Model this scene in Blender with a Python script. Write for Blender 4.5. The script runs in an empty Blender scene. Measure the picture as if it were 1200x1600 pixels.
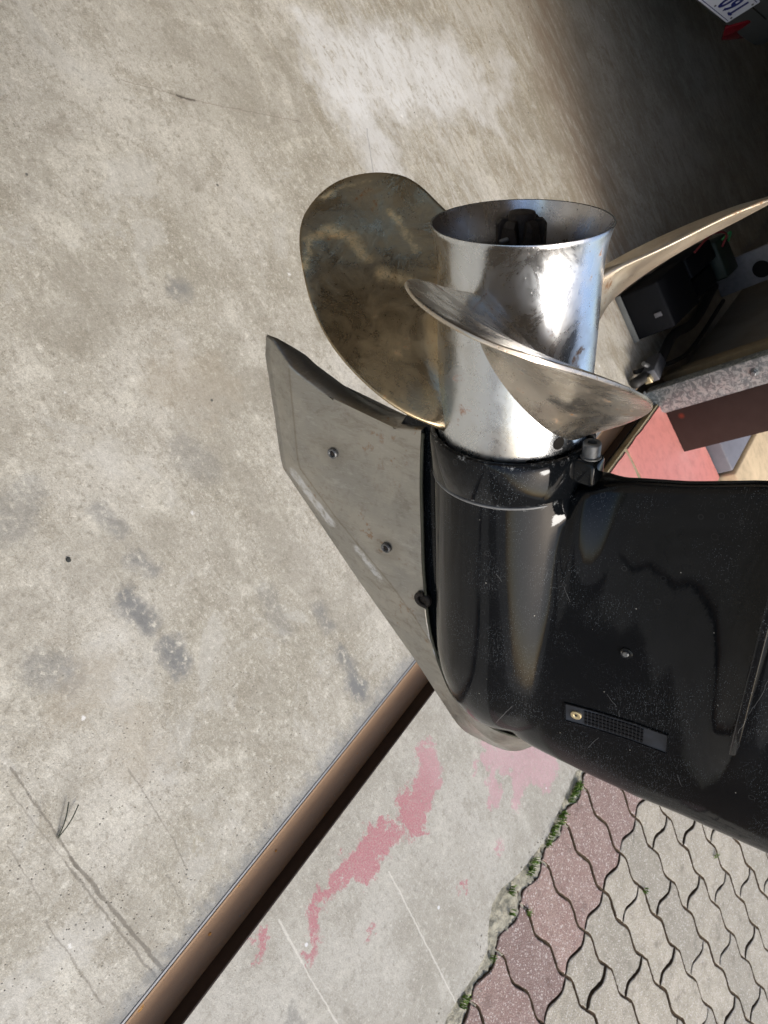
import bpy, bmesh, math, random
from mathutils import Vector, Matrix, Quaternion, noise as mn
random.seed(7)
sc = bpy.context.scene
R = math.radians
# ------------------------------------------------------------------ camera
CAMH = 1.25
p_, r_ = R(45.5), R(15)
Fw = Vector((0, math.cos(p_), -math.sin(p_))); Up = Vector((0, math.sin(p_), math.cos(p_))); Rt = Vector((1, 0, 0))
cx = Up*math.cos(r_) + Rt*math.sin(r_); cy = Up*math.sin(r_) - Rt*math.cos(r_)
cam = bpy.data.cameras.new('camera'); camo = bpy.data.objects.new('camera', cam)
sc.collection.objects.link(camo); sc.camera = camo
M = Matrix((cx, cy, -Fw)).transposed().to_4x4(); M.translation = (0, 0, CAMH)
camo.matrix_world = M
cam.sensor_fit = 'VERTICAL'; cam.sensor_height = 36; cam.lens = 1250/1600*36
cam.clip_start = .02; cam.clip_end = 500
cam.dof.use_dof = True; cam.dof.focus_distance = .58; cam.dof.aperture_fstop = 38
# ------------------------------------------------------------------ light
FA = 21.4                                   # the doorway's outward direction, degrees from +X
SUN_AZ, SUN_EL = FA - 22, 36
w = bpy.data.worlds.new('World'); sc.world = w; w.use_nodes = True
wn = w.node_tree; bg = wn.nodes['Background']
sky = wn.nodes.new('ShaderNodeTexSky'); sky.sky_type = 'NISHITA'; sky.sun_disc = False
sky.sun_elevation = R(SUN_EL); sky.sun_rotation = R(90 - SUN_AZ); sky.air_density = 1.0; sky.dust_density = 2.8
wn.links.new(sky.outputs[0], bg.inputs[0]); bg.inputs[1].default_value = .15
sun = bpy.data.lights.new('sun', 'SUN'); sun.energy = 1.4; sun.angle = R(16); sun.color = (1, .975, .935)
suno = bpy.data.objects.new('sun', sun); sc.collection.objects.link(suno)
sd = Vector((math.cos(R(SUN_AZ))*math.cos(R(SUN_EL)), math.sin(R(SUN_AZ))*math.cos(R(SUN_EL)), math.sin(R(SUN_EL))))
suno.rotation_euler = sd.to_track_quat('Z', 'Y').to_euler(); suno.location = (3, 1, 4)
sc.view_settings.view_transform = 'Standard'; sc.view_settings.look = 'None'
sc.view_settings.exposure = 0.84; sc.view_settings.gamma = 1
sc.render.engine = 'CYCLES'
# ------------------------------------------------------------------ helpers
COL = sc.collection
GR = Matrix.Rotation(R(FA), 4, 'Z')         # ground frame: x = out of the garage, y = along the doorway
def link(o, parent=None):
    COL.objects.link(o)
    if parent: o.parent = parent
    return o
def tag(o, label=None, cat=None, group=None, kind=None):
    if label: o['label'] = label
    if cat: o['category'] = cat
    if group: o['group'] = group
    if kind: o['kind'] = kind
    return o
def empty(name, loc=(0, 0, 0), mat=None, parent=None):
    o = bpy.data.objects.new(name, None); o.empty_display_size = .05; link(o, parent)
    if mat is not None: o.matrix_world = mat
    else: o.location = loc
    return o
def mesh(name, V, F, mat=None, parent=None, smooth=False, ground=False, bev=0, seg=2, auto=None):
    me = bpy.data.meshes.new(name); me.from_pydata([tuple(v) for v in V], [], [tuple(f) for f in F]); me.update()
    return mobj(name, me, mat, parent, smooth, ground, bev, seg, auto)
def mobj(name, me, mat=None, parent=None, smooth=False, ground=False, bev=0, seg=2, auto=None):
    bm = bmesh.new(); bm.from_mesh(me); bmesh.ops.recalc_face_normals(bm, faces=bm.faces)
    if bev:
        bmesh.ops.bevel(bm, geom=[e for e in bm.edges if e.calc_face_angle(0) > .5], offset=bev, segments=seg, affect='EDGES', profile=.5)
    for f in bm.faces: f.smooth = smooth
    if auto is not None:
        for e in bm.edges:
            if e.calc_face_angle(0) > R(auto): e.smooth = False
    bm.to_mesh(me); bm.free()
    o = bpy.data.objects.new(name, me); link(o, parent)
    if ground: o.matrix_world = GR.copy()
    if mat: me.materials.append(mat)
    return o
def boxvf(x0, x1, y0, y1, z0, z1):
    V = [(x, y, z) for z in (z0, z1) for y in (y0, y1) for x in (x0, x1)]
    F = [(0, 2, 3, 1), (4, 5, 7, 6), (0, 1, 5, 4), (2, 6, 7, 3), (0, 4, 6, 2), (1, 3, 7, 5)]
    return V, F
def box(name, x0, x1, y0, y1, z0, z1, mat, parent=None, ground=False, bev=0, seg=2):
    V, F = boxvf(x0, x1, y0, y1, z0, z1)
    return mesh(name, V, F, mat, parent, smooth=bool(bev), ground=ground, bev=bev, seg=seg, auto=50)
def prism(poly, z0, z1):
    n = len(poly); V = [(x, y, z0) for x, y in poly] + [(x, y, z1) for x, y in poly]
    return V, [tuple(range(n-1, -1, -1)), tuple(range(n, 2*n))] + [(i, (i+1) % n, n+(i+1) % n, n+i) for i in range(n)]
def lathe(prof, n=64, closed=False, arc=None):
    """prof: (axial, radius) pairs, revolved about local X (the shaft axis)"""
    V = []; F = []
    for (z, r) in prof:
        for k in range(n):
            t = 2*math.pi*k/n; V.append((z, r*math.sin(t), r*math.cos(t)))
    m = len(prof)
    for i in range(m if closed else m-1):
        j = (i+1) % m
        for k in range(n): F.append((i*n+k, i*n+(k+1) % n, j*n+(k+1) % n, j*n+k))
    return V, F
def tube(pts, r, n=8, caps=True):
    pts = [Vector(p) for p in pts]; V = []; F = []
    for i, p in enumerate(pts):
        d = (pts[min(i+1, len(pts)-1)] - pts[max(i-1, 0)]).normalized()
        u = d.orthogonal().normalized() if i == 0 else (u - d*u.dot(d)).normalized()
        v = d.cross(u); rr = r[i] if isinstance(r, (list, tuple)) else r
        for k in range(n):
            t = 2*math.pi*k/n; V.append(p + (u*math.cos(t)+v*math.sin(t))*rr)
    for i in range(len(pts)-1):
        for k in range(n): F.append((i*n+k, i*n+(k+1) % n, (i+1)*n+(k+1) % n, (i+1)*n+k))
    if caps: F += [tuple(range(n)), tuple(range((len(pts)-1)*n, len(pts)*n))]
    return V, F
def interp(x, tab):
    if x <= tab[0][0]: return tab[0][1]
    for (a, b), (c, d) in zip(tab, tab[1:]):
        if x <= c:
            return b + (d-b)*(x-a)/(c-a)
    return tab[-1][1]
def sst(x, a, b):
    t = min(1, max(0, (x-a)/(b-a))); return t*t*(3-2*t)
def catmull(P, m=10):
    P = [Vector(p) for p in P]; Q = [2*P[0]-P[1]] + P + [2*P[-1]-P[-2]]; o = []
    for i in range(len(P)-1):
        p0, p1, p2, p3 = Q[i:i+4]
        for k in range(m):
            t = k/m; o.append(.5*((2*p1)+(p2-p0)*t+(2*p0-5*p1+4*p2-p3)*t*t+(3*p1-p0-3*p2+p3)*t**3))
    o.append(P[-1]); return o
# ------------------------------------------------------------------ node language
class N:
    def __init__(s, name):
        s.m = bpy.data.materials.new(name); s.m.use_nodes = True; s.t = s.m.node_tree
        s.b = s.t.nodes['Principled BSDF']; tc = s.t.nodes.new('ShaderNodeTexCoord'); s.P = tc.outputs['Object']
        s.out = s.t.nodes['Material Output']
    def put(s, sock, v):
        if hasattr(v, 'is_linked') or isinstance(v, bpy.types.NodeSocket): s.t.links.new(v, sock)
        elif isinstance(v, (tuple, list, Vector)):
            v = tuple(v)
            if len(sock.default_value) == 4 and len(v) == 3: v = v + (1,)
            sock.default_value = v
        else: sock.default_value = v
    def math(s, op, a, b=0., c=None, clamp=False):
        n = s.t.nodes.new('ShaderNodeMath'); n.operation = op; n.use_clamp = clamp
        s.put(n.inputs[0], a); s.put(n.inputs[1], b)
        if c is not None: s.put(n.inputs[2], c)
        return n.outputs[0]
    def vm(s, op, a, b=None, sc=None):
        n = s.t.nodes.new('ShaderNodeVectorMath'); n.operation = op; s.put(n.inputs[0], a)
        if b is not None: s.put(n.inputs[1], b)
        if sc is not None: s.put(n.inputs['Scale'], sc)
        return n.outputs['Value'] if op in ('DOT_PRODUCT', 'LENGTH', 'DISTANCE') else n.outputs[0]
    def scale(s, v, k): return s.vm('MULTIPLY', v, k)
    def noise(s, v, sc, det=4, rough=.55, dist=0., col=False, lac=2.):
        n = s.t.nodes.new('ShaderNodeTexNoise'); s.put(n.inputs['Vector'], v); s.put(n.inputs['Scale'], sc)
        n.inputs['Detail'].default_value = det; n.inputs['Roughness'].default_value = rough; n.inputs['Distortion'].default_value = dist
        n.inputs['Lacunarity'].default_value = lac
        return n.outputs['Color'] if col else n.outputs['Fac']
    def vor(s, v, sc, feat='F1', rnd=1.):
        n = s.t.nodes.new('ShaderNodeTexVoronoi'); n.feature = feat; s.put(n.inputs['Vector'], v); n.inputs['Scale'].default_value = sc
        n.inputs['Randomness'].default_value = rnd
        return n
    def ss(s, v, a, b):                       # smoothstep a..b (a may exceed b)
        n = s.t.nodes.new('ShaderNodeMapRange'); n.interpolation_type = 'SMOOTHSTEP'
        s.put(n.inputs[0], v)
        if a <= b: n.inputs[1].default_value = a; n.inputs[2].default_value = b
        else: n.inputs[1].default_value = b; n.inputs[2].default_value = a; n.inputs[3].default_value = 1; n.inputs[4].default_value = 0
        return n.outputs[0]
    def mix(s, f, a, b, mode='MIX'):
        n = s.t.nodes.new('ShaderNodeMix'); n.data_type = 'RGBA'; n.blend_type = mode; n.clamp_factor = True
        s.put(n.inputs[0], f); s.put(n.inputs[6], a); s.put(n.inputs[7], b); return n.outputs[2]
    def mul(s, a, b): return s.math('MULTIPLY', a, b)
    def mx(s, a, b): return s.math('MAXIMUM', a, b)
    def inv(s, a): return s.math('SUBTRACT', 1., a)
    def seg(s, v, a, b):                      # distance to a segment
        a = Vector(a).to_3d(); b = Vector(b).to_3d(); ab = b-a
        pa = s.vm('SUBTRACT', v, a)
        t = s.math('MULTIPLY', s.vm('DOT_PRODUCT', pa, ab), 1/ab.length_squared, clamp=True)
        n = s.t.nodes.new('ShaderNodeVectorMath'); n.operation = 'SCALE'; n.inputs[0].default_value = ab; s.put(n.inputs['Scale'], t)
        return s.vm('LENGTH', s.vm('SUBTRACT', pa, n.outputs[0]))
    def spot(s, v, a, r, soft):
        d = s.vm('DISTANCE', v, Vector(a).to_3d()); return s.ss(d, r+soft, max(r-soft, 0))
    def line(s, v, a, b, r, soft):
        return s.ss(s.seg(v, a, b), r+soft, max(r-soft, 0))
    def bump(s, h, st, dist=.001, nrm=None):
        n = s.t.nodes.new('ShaderNodeBump'); n.inputs['Strength'].default_value = st; n.inputs['Distance'].default_value = dist
        s.put(n.inputs['Height'], h)
        if nrm: s.t.links.new(nrm, n.inputs['Normal'])
        s.t.links.new(n.outputs[0], s.b.inputs['Normal']); return n.outputs[0]
    def fin(s, col=None, rough=None, metal=None, spec=None, coat=None):
        if col is not None: s.put(s.b.inputs['Base Color'], col)
        if rough is not None: s.put(s.b.inputs['Roughness'], rough)
        if metal is not None: s.put(s.b.inputs['Metallic'], metal)
        if spec is not None: s.put(s.b.inputs['Specular IOR Level'], spec)
        if coat is not None: s.put(s.b.inputs['Coat Weight'], coat); s.b.inputs['Coat Roughness'].default_value = .04
        return s.m
def flatz(s):
    return s.vm('MULTIPLY', s.P, (1, 1, 0))
# ------------------------------------------------------------------ materials
def concrete_base(s, P, seed=0):
    Po = s.vm('ADD', P, (seed, seed*1.7, 0))
    n1 = s.noise(Po, 2.2, 5, .6); n2 = s.noise(Po, 11, 6, .62, .3); n3 = s.noise(Po, 70, 5, .65); n4 = s.noise(Po, 420, 3, .7)
    st = s.noise(s.scale(Po, (2.2, 9, 1)), 9, 7, .72, .8)           # trowel and tyre drag marks, running in through the doorway
    c = s.mix(s.ss(n1, .38, .62), (.36, .345, .30), (.49, .48, .445))
    c = s.mix(s.mul(s.ss(n2, .5, .66), .55), c, (.27, .25, .205))
    c = s.mix(s.mul(s.ss(n2, .46, .32), .6), c, (.60, .59, .54))
    c = s.mix(s.mul(s.ss(n3, .52, .68), .6), c, (.22, .205, .17))
    c = s.mix(s.mul(s.ss(n3, .46, .32), .55), c, (.66, .65, .60))
    c = s.mix(s.mul(s.ss(st, .54, .70), .35), c, (.27, .245, .20))
    c = s.mix(s.mul(s.ss(st, .44, .30), .35), c, (.60, .585, .55))
    n6 = s.noise(Po, 190, 6, .8, .2); n7 = s.noise(Po, 30, 8, .8, 2.2)
    c = s.mix(s.mul(s.ss(n6, .52, .62), .38), c, (.17, .16, .135)); c = s.mix(s.mul(s.ss(n6, .46, .36), .5), c, (.70, .69, .65))
    c = s.mix(s.mul(s.ss(s.math('ABSOLUTE', s.math('SUBTRACT', n7, .5)), .016, .0), .28), c, (.18, .17, .145))
    vp = s.vor(Po, 150); c = s.mix(s.mul(s.mul(s.ss(vp.outputs['Distance'], .20, .10), s.ss(n2, .47, .55)), .6), c, (.12, .11, .09))
    c = s.mix(.8, c, s.mix(n4, (.22, .21, .19), (.80, .78, .73)), 'OVERLAY')
    return c, (n1, n2, n3, n4, st)
def mat_floor():
    s = N('garage concrete'); P = flatz(s); c, (n1, n2, n3, n4, st) = concrete_base(s, P)
    wob = s.vm('SUBTRACT', s.noise(P, 9, 6, .7, col=True), (.5, .5, .5))
    W = s.vm('MULTIPLY_ADD', wob, (.34, .34, 0)) if False else s.vm('ADD', P, s.scale(wob, (.30, .30, 0)))
    fw = s.vm('SUBTRACT', s.noise(P, 45, 5, .7, col=True), (.5, .5, .5))
    W2 = s.vm('ADD', P, s.scale(fw, (.05, .05, 0)))
    W3 = s.vm('ADD', P, s.scale(fw, (.012, .012, 0)))
    big = s.noise(s.scale(P, (1.2, 4, 1)), 8, 7, .74, 1.2); upz = s.ss(s.vm('DOT_PRODUCT', W, (0.0, 1, 0)), 1.3, 2.0)
    c = s.mix(s.mul(s.mul(s.ss(big, .52, .60), upz), .5), c, (.25, .205, .14)); c = s.mix(s.mul(s.mul(s.ss(big, .47, .40), upz), .5), c, (.60, .58, .54))
    lg = s.noise(s.vm('ADD', P, (7.1, 2.2, 0)), 3.6, 8, .68, .9)
    c = s.mix(s.mul(s.ss(lg, .50, .60), .40), c, (.27, .25, .205)); c = s.mix(s.mul(s.ss(lg, .47, .38), .30), c, (.56, .555, .52))
    crk = s.noise(P, 38, 7, .78, 1.8); c = s.mix(s.mul(s.ss(s.math('ABSOLUTE', s.math('SUBTRACT', crk, .5)), .012, .0), .35), c, (.24, .215, .18))
    # pale limewash-like spill, broken up
    pa = s.line(W, (-.44, 1.76), (-.34, 2.25), .12, .05); pb = s.line(W, (-.36, 1.75), (-.12, 1.72), .06, .04); pc = s.line(W, (-.33, 2.55), (-.2, 2.3), .035, .03)
    brk = s.math('ADD', s.mul(s.ss(s.noise(s.scale(P, (1, 2.4, 1)), 30, 9, .82, .6), .38, .50), .8), s.mul(s.ss(s.noise(s.scale(P, (1, 2, 1)), 7, 4, .6), .4, .6), .25))
    pale = s.mul(s.mx(pa, s.mul(s.mx(pb, pc), .75)), brk)
    c = s.mix(s.mul(pale, .80), c, (.68, .69, .69))
    # brown tyre-worn band further in
    bw = s.line(W, (-.52, 2.95), (.45, 2.62), .12, .16)
    c = s.mix(s.mul(s.mul(bw, s.ss(s.noise(s.scale(P, (1.2, 7, 1)), 6, 7, .75), .38, .56)), .8), c, (.22, .155, .11))
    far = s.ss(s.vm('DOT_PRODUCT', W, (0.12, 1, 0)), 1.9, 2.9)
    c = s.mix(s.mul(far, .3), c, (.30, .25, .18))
    deep = s.ss(s.vm('DOT_PRODUCT', W, (.25, 1, 0)), 2.9, 3.9); 
    drag = s.ss(s.noise(s.scale(P, (1.3, 22, 1)), 5, 6, .7, .3), .60, .70)
    c = s.mix(s.mul(s.mul(drag, far), .75), c, (.42, .40, .36))
    dr2 = s.ss(s.noise(s.scale(P, (2.0, 30, 1)), 6, 5, .75, .2), .62, .70); c = s.mix(s.mul(s.mul(dr2, s.ss(s.noise(P, 6, 3), .45, .6)), s.mul(far, .8)), c, (.52, .50, .46))
    # grey rubber/oil stains
    for a, b, r, k in (((.25, .55), (.30, .56), .02, .6), ((.36, .565), (.39, .56), .022, .6), ((.20, .60), (.235, .62), .012, .4), ((.10, .60), (.15, .61), .012, .35),
                       ((.672, .835), (.69, .84), .022, .65), ((.60, .85), (.645, .85), .014, .5), ((-.157, .98), (-.15, .99), .018, .45), ((.25, .38), (.28, .40), .03, .3),
                       ((.05, .47), (.02, .52), .03, .25), ((.5, .86), (.54, .86), .012, .4), ((.40, .78), (.48, .77), .02, .22), ((.1, .8), (.15, .82), .03, .18)):
        mk = s.mul(s.line(W2, a, b, r, .014), s.ss(n3, .30, .50)); c = s.mix(s.mul(mk, min(.9, k*1.4)), c, (.17, .175, .175))
    # tan worn patches
    c = s.mix(s.mul(s.spot(W, (.62, .41), .012, .008), .5), c, (.33, .30, .22))
    for a, r in (((.30, .42), .06), ((.45, .42), .05), ((.0, .9), .09)):
        c = s.mix(s.mul(s.spot(W, a, r, .03), .35), c, (.33, .285, .215))
    # scored lines and cracks
    for a, b, r, k in (((.335, .265), (.52, .249), .0018, .65), ((.50, .250), (.748, .2505), .003, .75), ((.50, .2405), (.74, .237), .0018, .6), ((.36, .245), (.50, .2405), .001, .4),
                       ((.54, .175), (.70, .161), .0012, .5), ((.46, .392), (.602, .381), .0010, .5), ((.60, .381), (.66, .368), .0012, .5), ((.62, .345), (.70, .33), .0012, .4),
                       ((.42, .20), (.52, .185), .001, .45)):
        c = s.mix(s.mul(s.line(W3, a, b, r, .0012), k), c, (.15, .135, .11))
    c = s.mix(s.mul(s.line(W3, (-.53, 1.129), (-.472, 1.252), .0006, .001), .45), c, (.12, .09, .07))
    c = s.mix(s.mul(s.line(W3, (-.48, 1.235), (-.462, 1.27), .002, .003), .85), c, (.06, .05, .04))
    c = s.mix(s.mul(s.line(W3, (-.47, 1.25), (-.362, 1.531), .0008, .001), .4), c, (.12, .08, .06))
    c = s.mix(s.mul(s.line(W3, (-.30, 1.74), (-.20, 1.68), .0015, .0015), .5), c, (.16, .17, .18))
    # grey cement slurry beside the channel
    kx = s.t.nodes.new('ShaderNodeSeparateXYZ'); s.put(kx.inputs[0], s.vm('ADD', P, s.scale(fw, (.09, .0, 0))))
    fr = s.mul(s.ss(kx.outputs[0], .705, .745), s.ss(s.noise(s.scale(P, (1, .4, 1)), 7, 3), .3, .5))
    c = s.mix(s.mul(fr, .6), c, (.185, .195, .20))
    # pits near the doorway, scattered dots, white flecks
    v = s.vor(P, 95); pm = s.mul(s.ss(v.outputs['Distance'], .17, .08), s.ss(s.noise(P, 9, 3), .42, .58))
    pm = s.mul(pm, s.ss(s.vm('DOT_PRODUCT', P, (1, -.5, 0)), .0, .35))
    c = s.mix(s.mul(pm, .8), c, (.12, .11, .09))
    v2 = s.vor(P, 17); sel = s.ss(s.vm('DOT_PRODUCT', v2.outputs['Color'], (1, 0, 0)), .80, .82)
    c = s.mix(s.mul(s.mul(s.ss(v2.outputs['Distance'], .06, .035), sel), .8), c, (.07, .07, .065))
    n6_ = s.noise(P, 150, 4, .8); v3 = s.vor(s.vm('ADD', P, (3.3, 1.1, 0)), 14); sel = s.ss(s.vm('DOT_PRODUCT', v3.outputs['Color'], (0, 1, 0)), .72, .74)
    c = s.mix(s.mul(s.mul(s.ss(s.math('ADD', v3.outputs['Distance'], s.mul(s.math('SUBTRACT', n6_, .5), .22)), .07, .035), sel), .7), c, (.78, .78, .76))
    h = s.math('ADD', s.mul(n2, .5), s.math('ADD', s.mul(n3, .6), s.mul(n4, .35))); h = s.math('SUBTRACT', h, pm)
    s.bump(h, .55, .003)
    return s.fin(c, s.mix(n3, (.72,)*3, (.92,)*3), 0, .3)
def mat_apron():
    s = N('apron concrete'); P = flatz(s); c, (n1, n2, n3, n4, st) = concrete_base(s, P, 5.)
    c = s.mix(.35, c, (.33, .325, .30))
    fw = s.vm('SUBTRACT', s.noise(P, 26, 6, .72, col=True), (.5, .5, .5)); W = s.vm('ADD', P, s.scale(fw, (.13, .13, 0)))
    pk = None
    for a, b, r, in (((.915, .885), (.955, .86), .034), ((.96, .83), (.955, .77), .036), ((.99, .79), (.99, .76), .02), ((.93, .70), (.918, .62), .026), ((.95, .68), (.955, .62), .018), ((.97, .72), (.96, .70), .016), ((.915, .59), (.905, .50), .013),
                     ((.925, .49), (.935, .475), .010), ((.85, .395), (.865, .37), .008), ((.955, .475), (.95, .43), .007), ((1.03, 1.05), (1.08, 1.04), .022), ((1.10, 1.10), (1.22, 1.17), .052), ((1.06, 1.12), (1.10, 1.14), .03),
                     ((1.09, 1.02), (1.13, .99), .020), ((1.17, 1.08), (1.20, 1.04), .02), ((1.03, 1.0), (1.045, .98), .008), ((1.184, .79), (1.19, .80), .008), ((1.05, .55), (1.04, .57), .002), ((1.22, .92), (1.225, .94), .007)):
        m = s.line(W, a, b, r, .0045); pk = m if pk is None else s.mx(pk, m)
    hole = s.mul(s.ss(s.noise(P, 75, 8, .78), .36, .42), s.math('ADD', .55, s.mul(s.ss(s.noise(P, 300, 5, .8), .4, .6), .45))); pk = s.mul(pk, hole)
    kx = s.t.nodes.new('ShaderNodeSeparateXYZ'); s.put(kx.inputs[0], P)
    faded = s.ss(kx.outputs[1], .75, 1.05)
    pc = s.mix(faded, (.40, .135, .165), (.50, .28, .32)); pc = s.mix(s.mul(s.ss(n3, .5, .7), .4), pc, (.46, .38, .35))
    c = s.mix(s.mul(pk, s.mix(faded, (.93,)*3, (.72,)*3)), c, pc)
    W3 = s.vm('ADD', P, s.scale(fw, (.012, .012, 0)))
    for a, b, r in (((1.0, .665), (1.33, .622), .0016), ((.861, .438), (.95, .425), .0022), ((.95, .425), (1.15, .405), .0014)):
        c = s.mix(s.mul(s.line(W3, a, b, r, .0012), .7), c, (.62, .60, .54))
    c = s.mix(s.mul(s.line(W, (1.0, .36), (1.01, .355), .012, .01), .5), c, (.16, .16, .15))
    v3 = s.vor(s.vm('ADD', P, (1.3, 4.1, 0)), 16); sel = s.ss(s.vm('DOT_PRODUCT', v3.outputs['Color'], (0, 1, 0)), .76, .78)
    c = s.mix(s.mul(s.mul(s.ss(v3.outputs['Distance'], .07, .05), sel), .6), c, (.74, .76, .80))
    v2 = s.vor(P, 19); sel = s.ss(s.vm('DOT_PRODUCT', v2.outputs['Color'], (1, 0, 0)), .80, .82)
    c = s.mix(s.mul(s.mul(s.ss(v2.outputs['Distance'], .08, .05), sel), .7), c, (.13, .16, .19))
    h = s.math('ADD', s.mul(n2, .6), s.math('ADD', s.mul(n3, .6), s.mul(n4, .4))); s.bump(h, .6, .003)
    return s.fin(c, .85, 0, .3)
def mat_paver(name, ca, cb, dk):
    s = N(name); oi = s.t.nodes.new('ShaderNodeObjectInfo'); P = s.vm('ADD', s.P, s.scale(oi.outputs['Location'], (3.1, 2.3, 0)))
    n1 = s.noise(P, 14, 5, .6); n3 = s.noise(P, 260, 4, .75); v = s.vor(P, 330)
    c = s.mix(s.ss(n1, .35, .65), ca, cb); c = s.mix(s.mul(oi.outputs['Random'], .65), c, dk)
    c = s.mix(s.mul(s.ss(n3, .50, .68), .65), c, tuple(x*.42 for x in cb)); c = s.mix(s.mul(s.ss(v.outputs['Distance'], .36, .18), .5), c, (.60, .56, .50))
    sel = s.ss(s.vm('DOT_PRODUCT', v.outputs['Color'], (1, 0, 0)), .88, .92); c = s.mix(s.mul(sel, .55), c, (.66, .62, .58))
    pt = s.vor(P, 210); c = s.mix(s.mul(s.mul(s.ss(pt.outputs['Distance'], .25, .1), s.ss(n3, .4, .55)), .7), c, (.06, .05, .04))
    st = s.ss(s.noise(P, 13, 6, .7), .54, .70); c = s.mix(s.mul(st, .65), c, tuple(x*.42 for x in ca)); st2 = s.ss(s.noise(P, 45, 7, .8), .50, .62); c = s.mix(s.mul(st2, .45), c, tuple(x*.55 for x in ca))
    s.bump(s.math('ADD', n3, s.mul(v.outputs['Distance'], .8)), .8, .002)
    return s.fin(c, .9, 0, .25)
def mat_plain(name, col, rough=.8, metal=0., var=.35, sc=60, bump=.3, dist=.001, spec=.4, dirt=None):
    s = N(name); n1 = s.noise(s.P, sc, 5, .65); n2 = s.noise(s.P, sc*.13, 4, .6)
    c = s.mix(s.mul(s.ss(n1, .4, .7), var), col, tuple(x*.45 for x in col)); c = s.mix(s.mul(s.ss(n2, .45, .7), var), c, dirt or tuple(min(1, x*1.5) for x in col))
    s.bump(n1, bump, dist); return s.fin(c, rough, metal, spec)
def mat_steel(name, base=(.66, .69, .72), tarn=.28, rust=.5, dark=0., rlo=.18, rhi=.40, bl=1.2, film=0., painted_glints=None, blue=.16):
    s = N(name); P = s.P
    n1 = s.noise(P, 22, 5, .6, .4); n2 = s.noise(P, 90, 5, .7); n3 = s.noise(P, 900, 3, .7); n5 = s.noise(s.vm('ADD', P, (5, 2, 1)), 35, 6, .72, .6)
    c = s.mix(s.mul(s.ss(n1, .45, .65), tarn), base, (.36, .29, .20))
    c = s.mix(s.mul(s.ss(n5, .48, .30), blue), c, (.50, .56, .64))                    # bluish heat/water bloom
    if dark: c = s.mix(dark, c, s.mix(s.ss(n5, .40, .62), (.11, .09, .06), (.30, .235, .14)))
    rs = s.mul(s.ss(n5, .57, .66), s.ss(n2, .50, .62)); c = s.mix(s.mul(rs, rust), c, (.34, .15, .045))
    v = s.vor(P, 420); sp = s.mul(s.ss(v.outputs['Distance'], .22, .10), s.ss(n2, .53, .60)); c = s.mix(s.mul(sp, .75*rust+.2), c, (.13, .065, .025))
    v2 = s.vor(P, 600); sp2 = s.mul(s.ss(v2.outputs['Distance'], .16, .08), s.ss(n1, .52, .6))
    scr = s.noise(s.scale(P, (1, 1, 1)), 1500, 2, .6)
    rough = s.math('ADD', s.mul(s.ss(n5, .35, .7), rhi-rlo), rlo); rough = s.math('ADD', rough, s.mul(s.mx(rs, sp), .35)); rough = s.math('ADD', rough, s.mul(n3, .06))
    s.bump(s.math('ADD', s.mul(n1, bl), s.math('ADD', s.mul(n3, .05), s.mul(sp, -.25))), .35, .0012)
    c = s.mix(s.mul(sp2, .6), c, (.75, .72, .62))
    if painted_glints:                                     # gold glints painted into the colour in place of reflected light
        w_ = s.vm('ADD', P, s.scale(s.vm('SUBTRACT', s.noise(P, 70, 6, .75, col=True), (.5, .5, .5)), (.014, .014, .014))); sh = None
        for a_, b_, r__, sf in painted_glints:
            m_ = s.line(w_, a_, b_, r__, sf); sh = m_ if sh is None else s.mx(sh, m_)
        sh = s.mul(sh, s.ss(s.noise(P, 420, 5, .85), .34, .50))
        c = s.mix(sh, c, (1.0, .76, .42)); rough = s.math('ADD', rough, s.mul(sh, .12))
    return s.fin(c, rough, s.math('SUBTRACT', 1.-film, s.mul(rs, .6)), .5)
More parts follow.
